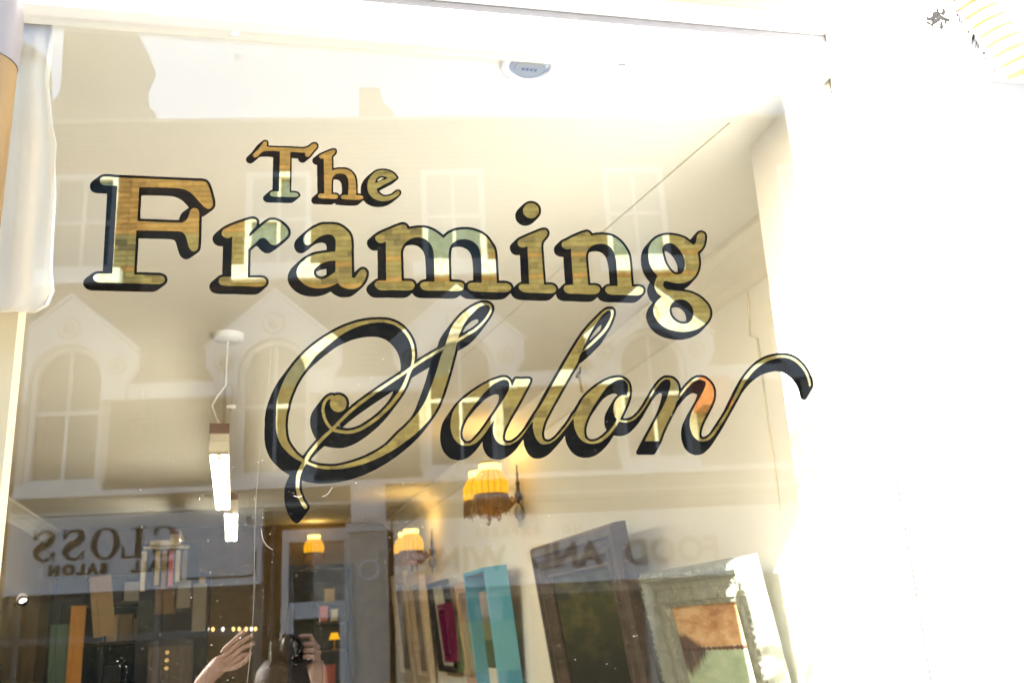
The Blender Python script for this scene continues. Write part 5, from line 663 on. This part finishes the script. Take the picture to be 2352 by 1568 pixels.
# ---- wall lamps with pleated yellow shades
def wall_lamp(label, b, z, facing=0.0, at=None, double=True):
    root = empty('wall_lamp', label=label, cat='lamp', group='wall lamps with yellow pleated shades')
    if at is None: root.matrix_world = Matrix.Translation(rw(-.002, b, z)) @ Matrix.Rotation(PSI - math.pi / 2, 4, 'Z')
    else: root.matrix_world = Matrix.Translation(rw(at, b, z)) @ Matrix.Rotation(PSI, 4, 'Z')
    bp = MB(); bp.lathe([(0, .17), (.004, .165), (.005, .12), (.009, .112), (.006, .1), (.008, .07), (.014, .06), (.01, .05), (.012, .01), (.022, 0), (.022, -.03), (.010, -.045), (.012, -.055)], 12, (0, -.022, 0)); bp.build('spindle', M['dark_bronze'], root)
    fb = MB(); fb.lathe([(.010, -.056), (.016, -.066), (.028, -.09), (.030, -.11), (.022, -.135), (.008, -.15), (.005, -.18), (.008, -.186), (0, -.192)], 14, (0, -.022, 0)); fb.build('finial', M['steel'], root)
    for s in ((-1, 1) if double else (0,)):
        cx, cy_, cz = s * .125, -.215, -.055
        arm = MB(); P = [(0, -.02, -.01), (cx * .2, -.05, -.05), (cx * .5, -.10, -.095), (cx * .85, -.17, -.10), (cx, cy_, -.075), (cx, cy_, -.03)]
        arm.tube(P, [.008, .008, .007, .007, .007, .008], 7)
        for ox, oz, rr, t0 in ((cx * .30, -.055, .034, .5), (cx * .62, -.115, .032, 2.0), (cx * .95, -.125, .040, 3.6)):
            arm.tube([(ox + rr * (1 - k / 26) * math.cos(t0 + k * .33), cy_ * (.35 if ox == cx * .30 else .8), oz + rr * (1 - k / 26) * math.sin(t0 + k * .33)) for k in range(22)], .0055, 6)
        arm.lathe([(.018, -.04), (.024, -.03), (.016, -.02), (.012, 0), (.012, .03)], 10, (cx, cy_, 0)); arm.build('arm', M['brass'], root)
        sh = MB(); n = 96; prof = [(.060, .112), (.066, .105), (.084, .08), (.097, .05), (.1005, .02), (.098, -.005), (.093, -.022)]
        vs = []
        for r, zz in prof:
            for i in range(n):
                a = 2 * math.pi * i / n; q = abs(math.sin(a * 8)); rr = r * (.90 + .10 * q ** .5); vs.append((cx + rr * math.cos(a), cy_ + rr * math.sin(a), zz))
        sh.add(vs, [(j * n + i, j * n + (i + 1) % n, (j + 1) * n + (i + 1) % n, (j + 1) * n + i) for j in range(len(prof) - 1) for i in range(n)], None, True)
        so = sh.build('lamp_shade', M['lamp_silk'], root)
        MB().lathe([(.055, .113), (.060, .12), (.062, .135), (.060, .150)], 32, (cx, cy_, 0), ripple=.03, k=16).build('collar', M['lamp_collar'], so)
        MB().lathe([(.062, .150), (.065, .153), (.064, .158), (.058, .157)], 32, (cx, cy_, 0)).build('braid', M['fringe'], so)
        sm = MB()
        for i in range(16):
            a = math.pi * i / 8; sm.tube([(cx + r * .905 * math.cos(a), cy_ + r * .905 * math.sin(a), zz) for r, zz in prof], .0034, 4)
        sm.build('seam', M['lamp_seam'], so)
        fr_ = MB(); fr_.lathe([(.094, -.020), (.097, -.024), (.096, -.04), (.092, -.042)], 40, (cx, cy_, 0)); rnd = random.Random(int(b * 7) + s)
        for i in range(64):
            a = 2 * math.pi * i / 64; L = .055 + .028 * abs(math.sin(a * 4)) + rnd.uniform(-.008, .008); r = .095
            fr_.tube([(cx + r * math.cos(a), cy_ + r * math.sin(a), -.038), (cx + (r + .003) * math.cos(a + .03), cy_ + (r + .003) * math.sin(a + .03), -.038 - L * .6), (cx + (r + .001) * math.cos(a), cy_ + (r + .001) * math.sin(a), -.038 - L)], [.0042, .0036, .0022], 4)
        fr_.build('fringe', M['fringe'], so, kind='stuff')
        bo = MB().lathe([(0, .095), (.018, .085), (.026, .06), (.018, .03), (.012, .02)], 12, (cx, cy_, 0)).build('bulb', M['bulb_lit'], root)
        ld = bpy.data.lights.new('lamp_glow', 'POINT'); ld.energy = .10; ld.color = (1, .62, .16); ld.shadow_soft_size = .03
        lo = bpy.data.objects.new('lamp_glow', ld); COL.objects.link(lo); lo.parent = root; lo.location = (cx, cy_, .172)
    return root
wall_lamp('lit yellow double wall lamp nearest the window, above the teal frame', 3.76, 2.345)
wall_lamp('lit yellow double wall lamp halfway down the right wall', 6.35, 2.27)
wall_lamp('single yellow lamp glowing on the back wall', 8.46, 2.45, at=-.83, double=False)

# ---- fluorescent battens
def batten(label, a, b0, b1, z):
    root = empty('strip_light', label=label, cat='strip light', group='fluorescent strip lights'); root.matrix_world = ROOM @ Matrix.Translation((a, b0, z))
    L = b1 - b0; bevel(bx('housing', M['batten'], root, -.034, .034, 0, L, .008, .075), .004)
    bx('housing_end', M['batten_end'], root, -.035, .035, -.012, -.001, .036, .072)
    bx('end_cap', M['batten'], root, -.035, .035, -.004, .075, -.03, .0075); bx('end_cap', M['batten'], root, -.035, .035, L - .07, L, -.03, .0075)
    for s in (-1, 1): MB().tube([(s * .02, .076, -.020), (s * .02, L - .071, -.020)], .0135, 12).build('tube', M['tube_lit'], root)
    MB().lathe([(0, -.012), (.011, -.008), (.012, .01), (.008, .02)], 12, (0, .115, -.030)).build('starter', M['batten_end'], root)
    return root
b1 = batten('lit fluorescent strip hanging nearest the window on a white cord', -1.64, 2.1, 3.78, 2.31)
batten('lit fluorescent strip hanging end to end beyond the first', -1.60, 3.84, 5.4, 2.31)
batten('short lit strip light over the hanging moulding samples at the back', -2.03, 6.5, 7.3, 2.42)
ro = empty('ceiling_rose', label='white round ceiling rose with cord and chain dropping to the strip light', cat='ceiling rose'); ro.matrix_world = ROOM @ Matrix.Translation((-1.62, 2.12, CE))
MB().lathe([(0, -.026), (.05, -.026), (.056, -.02), (.057, 0)], 28).build('rose_cap', M['white_enamel'], ro)
MB().tube([(0, 0, -.026), (-.005, 0, -.12), (-.004, .01, -.2), (-.03, .015, -.235), (-.05, .02, -.275), (-.035, .02, -.32), (-.01, .03, -.36)], .0032, 6).build('cord', M['cable'], ro)
ch = MB()
for i in range(26):
    z = -.14 - i * .009; ch.tube([(-.006 + .004 * math.cos(q), .012 + (.004 * math.sin(q) if i % 2 else 0), z + .006 * math.sin(q)) for q in [2 * math.pi * k / 8 for k in range(9)]], .0009, 4)
ch.tube([(.0, .012, -.2), (.02, .012, -.19), (.022, .012, -.25), (.018, .012, -.30), (.004, .012, -.27)], .0012, 4); ch.build('chain', M['chain'], ro)
bx('cord_clip', M['cable'], ro, .002, .035, .005, .02, -.285, -.275)
# ---- recessed spotlight over the bounce bed
dl = empty('ceiling_spot', label='round recessed spotlight in the ceiling just inside the window head', cat='spotlight'); dl.matrix_world = ROOM @ Matrix.Translation((-1.005, .155, CE - .001))
MB().lathe([(.062, 0), (.060, -.006), (.048, -.008), (.044, -.004), (.044, -.001)], 36).build('bezel', M['white_enamel'], dl)
MB().lathe([(.043, -.0012), (.034, -.006), (.033, -.012)], 32).build('ring', M['grey_shadow'], dl)
MB().lathe([(.0, -.0125), (.032, -.012)], 32).build('lamp_face', M['blue_white'], dl)
for i in range(4): bx('label_dash', M['label_print'], dl, -.018 + i * .009, -.012 + i * .009, -.004, .004, -.0135, -.0128)
sp = empty('ceiling_spot', label='small lit spot lamp on the left wall at the back of the shop', cat='spotlight'); sp.matrix_world = ROOM @ Matrix.Translation((-3.2, 7.2, 2.03))
MB().lathe([(.04, .06), (.045, 0), (.03, -.01)], 14, M=Matrix.Rotation(1.2, 4, 'X')).build('can', M['dark_bronze'], sp); MB().lathe([(0, -.02), (.028, -.012)], 14, M=Matrix.Rotation(1.2, 4, 'X')).build('bulb', M['spot_lit'], sp)
# ---- hammer hung below the coving
hm = empty('hammer', label='small claw hammer hung on the right wall under the coving', cat='hammer'); hm.matrix_world = Matrix.Translation(rw(-.105, 2.40, 2.655)) @ Matrix.Rotation(PSI - math.pi / 2, 4, 'Z') @ Matrix.Rotation(R_(-14), 4, 'Y') @ Matrix.Scale(.6, 4)
MB().tube([(-.045, 0, .052), (-.02, 0, .06), (.01, 0, .058), (.03, 0, .062), (.055, 0, .085)], [.014, .015, .012, .009, .004], 8).build('head', M['dark_bronze'], hm)
MB().tube([(0, 0, .055), (0, 0, -.02), (0, 0, -.10)], [.008, .009, .013], 8).build('handle', M['gilt_mould'], hm)
# ---- white dust sheet bunched at the left of the bounce bed
cu = MB(); outl = [(.112, 180), (.119, 250), (.124, 300), (.131, 332), (.128, 380), (.130, 450), (.128, 500), (.124, 560), (.121, 620), (.126, 670), (.112, 700), (.085, 714)]
n = 44; rows = []
for k, (fx, v) in enumerate(outl):
    xr, z = on_glass(fx * 1000, v, .05); row = []
    for i in range(n):
        t = i / (n - 1); x = -.66 + (xr + .66) * t; row.append((x,   .058 + .005 * math.sin(t * 26 + k * .12) * (1 - .3 * t) + .0015 * math.sin(t * 61 + k * .3) - (.012 if i == n - 1 else 0), z))
    rows.append(row)
top = [(x, y, CE - .004) for x, y, z in rows[0]]; rows = [top] + rows
cu.add([p for r in rows for p in r], [(j * n + i, j * n + i + 1, (j + 1) * n + i + 1, (j + 1) * n + i) for j in range(len(rows) - 1) for i in range(n - 1)], None, True)
o = cu.build('curtain', M['curtain'], None); tag(o, 'white gathered curtain hanging inside the left edge of the window', 'curtain')
sm = o.modifiers.new('thick', 'SOLIDIFY'); sm.thickness = .004
# ---- back of the shop: shelving, boxes, leaning lengths, hanging samples
su = empty('shelf_unit', label='tall black shelf unit against the left part of the back wall', cat='shelves'); su.matrix_world = ROOM @ Matrix.Translation((-2.95, 6.9, 0))
bx('back_panel', M['black_box'], su, 0, 1.18, .36, .38, 0, 2.2)
for x in (0, .38, .78, 1.15): bx('upright', M['black_box'], su, x, x + .03, 0, .36, 0, 2.2)
for z in (.5, .9, 1.3, 1.66, 1.96, 2.18): bx('shelf_board', M['dark_wood'], su, .03, 1.15, 0, .358, z, z + .022)
rnd = random.Random(5); cnt = {}
for z in (1.322, 1.682, 1.982):
    x = .42
    while x < 1.05:
        wd = rnd.uniform(.07, .16); hh = rnd.uniform(.12, .2); m = rnd.choice(('tan_card', 'brown_card', 'grey_card', 'brown_card', 'black_box'))
        if rnd.random() < .8 and not (.78 - wd < x < .81):
            cnt[z] = cnt.get(z, 0) + 1
            bt = empty('storage_box', label=f"{m.split('_')[0]} card box, {('first', 'second', 'third', 'fourth', 'fifth', 'sixth', 'seventh')[cnt[z] - 1]} from the left on the {('low', 'middle', 'top')[(1.322, 1.682, 1.982).index(z)]} black shelf", cat='box', group='card boxes on the black shelves'); bt.matrix_world = ROOM @ Matrix.Translation((-2.95 + x, 6.93, z + .001))
            bevel(bx('carton', M[m], bt, 0, wd, 0, .2, 0, hh), .003); bx('lid_flap', M[m], bt, -.002, wd + .002, -.002, .202, hh - .03, hh + .003)
        x += wd + .012
def plank(label, m, a0, z0, a1, z1, b, wd):
    d = Vector((a1 - a0, 0, z1 - z0)); L = d.length; root = empty('moulding_length', label=label, cat='moulding', group='frame mouldings leaning at the back')
    root.matrix_world = ROOM @ Matrix.Translation((a0, b, z0)) @ Matrix.Rotation(math.atan2(d.x, d.z), 4, 'Y')
    MB().prism([(-wd / 2, 0), (wd / 2, 0), (wd / 2, L), (-wd / 2, L)], 0, .02).build('moulding', M[m], root); MB().prism([(-wd / 2, 0), (-wd * .2, 0), (-wd * .2, L), (-wd / 2, L)], -.012, -.0005).build('moulding_lip', M[m], root)
plank('orange painted moulding leaning against the black shelves', 'orange_paint', -2.70, 1.0, -2.70, 1.95, 6.6, .1)
plank('dark green moulding leaning left of the orange one', 'green_paint', -2.80, .9, -2.82, 1.82, 6.62, .13)
plank('broad tan moulding leaning at the top of the black shelves', 'tan_card', -2.50, 1.72, -2.56, 2.16, 6.56, .15)
plank('wide black moulding leaning at the left end of the shelves', 'black_box', -2.84, 1.2, -2.78, 2.18, 6.75, .2)
rk = empty('sample_rack', label='rack under the short strip light for hanging moulding samples', cat='rack'); rk.matrix_world = ROOM @ Matrix.Translation((-2.26, 6.55, 2.36))
MB().tube([(0, 0, 0), (.34, 0, 0)], .012, 8).build('rail', M['ivory'], rk); bx('board', M['black_box'], rk, -.02, .42, .06, .08, -1.4, .05); bx('canopy', M['ivory'], rk, .05, .27, -.05, .05, .014, .05)
for i, (m, L, cn) in enumerate((('ivory', .30, 'ivory'), ('black_box', .28, 'black'), ('gilt_mould', .26, 'gilt'), ('tan_card', .29, 'tan'), ('pink_paint', .27, 'pink'), ('ivory', .24, 'cream'), ('grey_card', .25, 'grey'))):
    r = empty('moulding_sample', label=f'thin {cn} moulding sample hanging from the rack' if i != 5 else 'shorter cream moulding sample at the right end of the rack', cat='sample', group='moulding samples on the rack'); r.matrix_world = ROOM @ Matrix.Translation((-2.25 + i * .05, 6.53, 2.335))
    bx('strip', M[m], r, -.017, .017, -.012, .012, -L, 0); MB().tube([(0, 0, 0), (0, .02, .014)], .002, 5).build('hook', M['steel'], r)
for i, (a, z, wd, hh, m, lb) in enumerate(((-2.16, 1.86, .16, .2, 'brown_card', 'brown card box on the counter under the samples'), (-2.02, 1.9, .12, .2, 'grey_card', 'grey card sleeve beside the brown box'), (-1.88, 1.72, .1, .35, 'grey_card', 'tall grey folder standing right of the sleeves'))):
    r = empty('storage_box', label=lb, cat='box'); r.matrix_world = ROOM @ Matrix.Translation((a, 6.6, z)); bx('carton', M[m], r, 0, wd, 0, .1, 0, hh); bx('lid_flap', M[m], r, -.002, wd + .002, -.002, .03, hh, hh + .01)
cb2 = empty('cupboard', label='black cupboard carrying boxes under the hanging samples', cat='cupboard'); cb2.matrix_world = ROOM @ Matrix.Translation((-2.2, 6.58, 0)); bx('carcass', M['black_box'], cb2, 0, .44, 0, .3, 0, 1.71); bx('door', M['black_box'], cb2, .01, .215, -.02, -.001, .05, 1.68); bx('door', M['black_box'], cb2, .225, .43, -.02, -.001, .05, 1.68)
r = bx('shelf_bracket', M['dark_wood'], None, -2.2, -1.78, 6.56, 6.9, 1.712, 1.719); 
bpy.data.objects.remove(r)
fl = empty('fairy_lights', label='string of small warm bulbs across the back of the shop', cat='fairy lights'); fl.matrix_world = ROOM
MB().tube([(-1.9 + i * .06, 7.2, 1.755 - .01 * math.sin(i * .9) - .004 * i * .3) for i in range(11)], .0025, 5).build('wire', M['drain'], fl)
for i, t in enumerate((0, .18, .27, .44, .62, .72, .84, .93, 1.0)): MB().lathe([(0, .02), (.012, .008), (.013, 0), (.009, -.012), (0, -.02)], 10, (-1.86 + .47 * t, 7.18, 1.745 - .02 * t)).build('bulb', M['fairy_white' if i in (1, 3, 7) else 'fairy'], fl)
dc = empty('display_cabinet', label='dark cabinet with three small round lamps low at the back', cat='cabinet'); dc.matrix_world = ROOM @ Matrix.Translation((-2.12, 5.6, 0))
bx('carcass', M['black_box'], dc, 0, .3, 0, .3, 0, 1.66); bx('door', M['dark_wood'], dc, .01, .29, -.02, -.001, .05, 1.62)
for z in (1.48, 1.53, 1.58): MB().lathe([(0, .012), (.012, .006), (.013, 0)], 12, M=Matrix.Translation((.13, -.022, z)) @ Matrix.Rotation(math.pi / 2, 4, 'X')).build('lamp', M['fairy_dim'], dc)
# objects beside the back doorway
st = empty('shelf_stack', label='narrow black shelf of odds and ends left of the back doorway', cat='shelves'); st.matrix_world = ROOM @ Matrix.Translation((-.80, 7.6, 0))
bx('back_panel', M['black_box'], st, -.05, .24, .3, .32, 0, 2.12)
for z in (1.2, 1.5, 1.75, 1.92): bx('shelf_board', M['dark_wood'], st, -.05, .24, 0, .3, z, z + .015)
for a, z, wd, hh, m, lb in ((.02, 1.936, .09, .1, 'gilt_mould', 'gilt block on the top shelf left of the doorway'), (-.02, 1.766, .07, .12, 'pink_paint', 'pink block on the narrow black shelf'), (.08, 1.766, .06, .09, 'ivory', 'ivory block on the narrow black shelf'), (.02, 1.216, .1, .16, 'top_red', 'red block low on the narrow black shelf')):
    r = empty('trinket_box', label=lb, cat='box'); r.matrix_world = ROOM @ Matrix.Translation((-.80 + a, 7.62, z)); bevel(bx('carton', M[m], r, 0, wd, 0, .1, 0, hh), .004); bx('lid', M[m], r, -.003, wd + .003, -.003, .103, hh + .001, hh + .015)
tl = empty('table_lamp', label='small amber lamp glowing on the narrow black shelf', cat='lamp'); tl.matrix_world = ROOM @ Matrix.Translation((-.68, 7.72, 1.515)); MB().lathe([(.03, 0), (.03, .01), (.008, .02), (.008, .10)], 12).build('base', M['brass'], tl); MB().lathe([(.05, .09), (.03, .15)], 16).build('shade', M['lamp_silk'], tl)

# ================================================================== the photographer, seen in the pane
FW = CAM_R @ Vector((0, 0, -1)); RT = CAM_R @ Vector((1, 0, 0)); UP = CAM_R @ Vector((0, 1, 0))
def camp(r, u, f): return CAM_C + RT * r + UP * u + FW * f
kam = empty('hand_camera', label='black mirrorless camera held up between two hands, reflected in the pane', cat='camera'); kam.matrix_world = Matrix.Translation(CAM_C) @ CAM_R.to_4x4()
# camera space: x right, y up, z towards the photographer
bevel(bx('body', M['camera_black'], kam, -.055, .068, -.042, .032, .085, .125), .006); bevel(bx('grip', M['camera_black'], kam, .038, .068, -.042, .028, .062, .0845), .008)
bevel(bx('viewfinder', M['camera_black'], kam, -.022, .022, .0325, .055, .085, .13), .006)
MB().lathe([(.030, .084), (.032, .07), (.034, .05), (.034, .03), (.032, .018), (.029, .014), (.026, .016), (.024, .024)], 32).build('lens', M['camera_black'], kam)
MB().lathe([(0, .0225), (.012, .0235), (.0235, .0265)], 28).build('lens_glass', M['lens_glass'], kam)
for x, m in ((.05, 'camera_black'), (.03, 'camera_black')): MB().tube([(x, .033, .105), (x, .04, .105)], .008, 12).build('dial', M[m], kam)
per = empty('person', (-.05, -1.95, 0), label='photographer in dark coat and red top raising a camera with both hands', cat='person'); bpy.context.view_layer.update()
def skin_mesh(name, m, verts, edges, radii, sub=2, root=0):
    me = bpy.data.meshes.new(name); me.from_pydata([tuple(v) for v in verts], edges, []); o = bpy.data.objects.new(name, me); COL.objects.link(o)
    sk = o.modifiers.new('skin', 'SKIN'); sk.use_smooth_shade = True
    for d, r in zip(me.skin_vertices[0].data, radii): d.radius = (r, r) if not hasattr(r, '__len__') else r
    me.skin_vertices[0].data[root].use_root = True; ss = o.modifiers.new('sub', 'SUBSURF'); ss.levels = ss.render_levels = sub; me.materials.append(m); return o
# left hand flat under the lens, fingers towards it; right hand round the grip
Lw = Vector((-.275, -1.70, 1.50)); Lp = Vector((-.205, -1.665, 1.565)); Rw_ = Vector((.085, -1.72, 1.455)); Rp = Vector((.066, -1.70, 1.545))
Lsh, Rsh = Vector((-.25, -2.0, 1.23)), Vector((.15, -2.0, 1.23)); Lel, Rel = Vector((-.42, -1.84, 1.24)), Vector((.21, -1.80, 1.17))
V = [Vector((-.05, -2.0, .92)), Vector((-.05, -2.02, 1.04)), Vector((-.05, -2.02, 1.19)), Vector((-.05, -2.02, 1.25)), Vector((-.045, -1.99, 1.30)), Vector((-.04, -1.965, 1.37)), Vector((-.04, -1.965, 1.465)),
     Lsh, Lel, Lw, Lp, Rsh, Rel, Rw_, Rp,
     Vector((-.15, -2.0, .88)), Vector((-.16, -1.99, .48)), Vector((-.165, -2.0, .09)), Vector((-.17, -1.86, .045)), Vector((.05, -2.0, .88)), Vector((.06, -1.99, .48)), Vector((.065, -2.0, .09)), Vector((.07, -1.86, .045))]
E_ = [(0, 1), (1, 2), (2, 3), (3, 4), (4, 5), (5, 6), (2, 7), (7, 8), (8, 9), (9, 10), (2, 11), (11, 12), (12, 13), (13, 14), (0, 15), (15, 16), (16, 17), (17, 18), (0, 19), (19, 20), (20, 21), (21, 22)]
rad = [(.13, .09), (.11, .08), (.10, .07), .05, .052, (.07, .085), (.074, .09), .05, .040, .027, .034, .05, .040, .027, .034, .085, .055, .04, .04, .085, .055, .04, .04]
body = skin_mesh('body', M['skin'], V, E_, rad); adopt(body, per)
def finger(pts, r0, r1, name='finger'):
    n = len(pts); o = skin_mesh(name, M['skin'], pts, [(i, i + 1) for i in range(n - 1)], [r0 + (r1 - r0) * i / (n - 1) for i in range(n)], 2); return adopt(o, per)
d = Vector((.085, .03, .062)).normalized(); side = Vector((-.25, -.35, .9)).normalized()
side = (side - d * side.dot(d)).normalized()
for k, L in enumerate((.088, .098, .092, .072)):
    base = Lp + d * .012 + side * (.029 - .0195 * k); dk_ = (d + side * (.07 - .055 * k)).normalized(); tip = base + dk_ * L + Vector((0, -.002 - .004 * k, -.004 * k)); mid = base + d * L * .5 + side * .003
    finger([Lp + d * -.01 + side * (.02 - .013 * k), base, mid, tip], .0112, .0075)
finger([Lp - d * .03 - side * .02, Lp - side * .045 + d * .012, Lp - side * .05 + d * .045, Lp - side * .042 + d * .07], .0115, .0075, 'thumb')
# right: index on top of the grip, others wrapped round its front
cP = lambda x, y, z: CAM_C + CAM_R @ Vector((x, y, z))
finger([Rp + Vector((.012, 0, .03)), cP(.086, .028, .10), cP(.070, .048, .085), cP(.046, .047, .088), cP(.030, .042, .092)], .0105, .0066)
for k in range(3):
    y = .012 - .019 * k; finger([Rp + Vector((.014, 0, .01 - .018 * k)), cP(.088, y, .092), cP(.076, y, .060), cP(.054, y - .002, .050), cP(.040, y - .004, .056)], .0105, .0072)
finger([Rp + Vector((-.01, -.01, -.01)), cP(.075, -.03, .135), cP(.05, -.01, .14), cP(.03, .005, .138)], .012, .008, 'thumb')
# face, hair, clothes
hd = Vector((-.04, -1.97, 1.425)); fx = MB(); face_dir = -1
nose = MB(); nose.lathe([(.018, -.02), (.014, 0), (.007, .02), (.004, .035)], 10, M=Matrix.Translation(hd + Vector((0, .092, -.03)))); adopt(nose.build('nose', M['skin'], None), per)
for s in (-1, 1):
    adopt(MB().lathe([(0, .012), (.010, .006), (.012, 0), (.010, -.006), (0, -.012)], 12, hd + Vector((s * .032, .078, .0))).build('eye', M['white_enamel'], None), per)
    adopt(MB().lathe([(0, .03), (.012, .022), (.016, 0), (.011, -.02), (0, -.03)], 10, hd + Vector((s * .078, -.005, -.01))).build('ear', M['skin'], None), per)
adopt(MB().tube([hd + Vector((x, .083 - abs(x) * .4, -.075 - abs(x) * .1)) for x in (-.026, -.012, 0, .012, .026)], .006, 6).build('mouth', M['top_red'], None), per)
hr = MB(); hr.lathe([(0, .125), (.06, .115), (.088, .08), (.098, .03), (.098, -.03), (.09, -.10), (.07, -.16), (.03, -.19)], 24, M=Matrix.Translation(hd + Vector((0, -.058, .004)))); adopt(hr.build('hair', M['hair'], None), per)
tp = skin_mesh('coat', M['coat'], [Vector((-.05, -2.0, .82)), Vector((-.05, -2.02, 1.04)), Vector((-.05, -2.02, 1.20)), Vector((-.05, -2.02, 1.25)), Lsh, Lel, Lel.lerp(Lw, .35), Rsh, Rel, Rel.lerp(Rw_, .35)], [(0, 1), (1, 2), (2, 3), (2, 4), (4, 5), (5, 6), (2, 7), (7, 8), (8, 9)], [(.19, .135), (.165, .125), (.17, .12), .075, .075, .056, .043, .075, .056, .043]); adopt(tp, per)
adopt(MB().lathe([(.06, 1.21), (.07, 1.24), (.066, 1.265), (.06, 1.275)], 20, (-.05, -2.0, 0)).build('neckline', M['top_red'], None), per)
tz = skin_mesh('trousers', M['jeans'], V[:1] + V[15:18] + V[19:22], [(0, 1), (1, 2), (2, 3), (0, 4), (4, 5), (5, 6)], [(.17, .12), .098, .066, .055, .098, .066, .055]); adopt(tz, per)
for x in (-.168, .068): adopt(bevel(bx('shoe', M['shoe'], None, x - .045, x + .045, -2.05, -1.80, 0, .085), .02, 3), per)
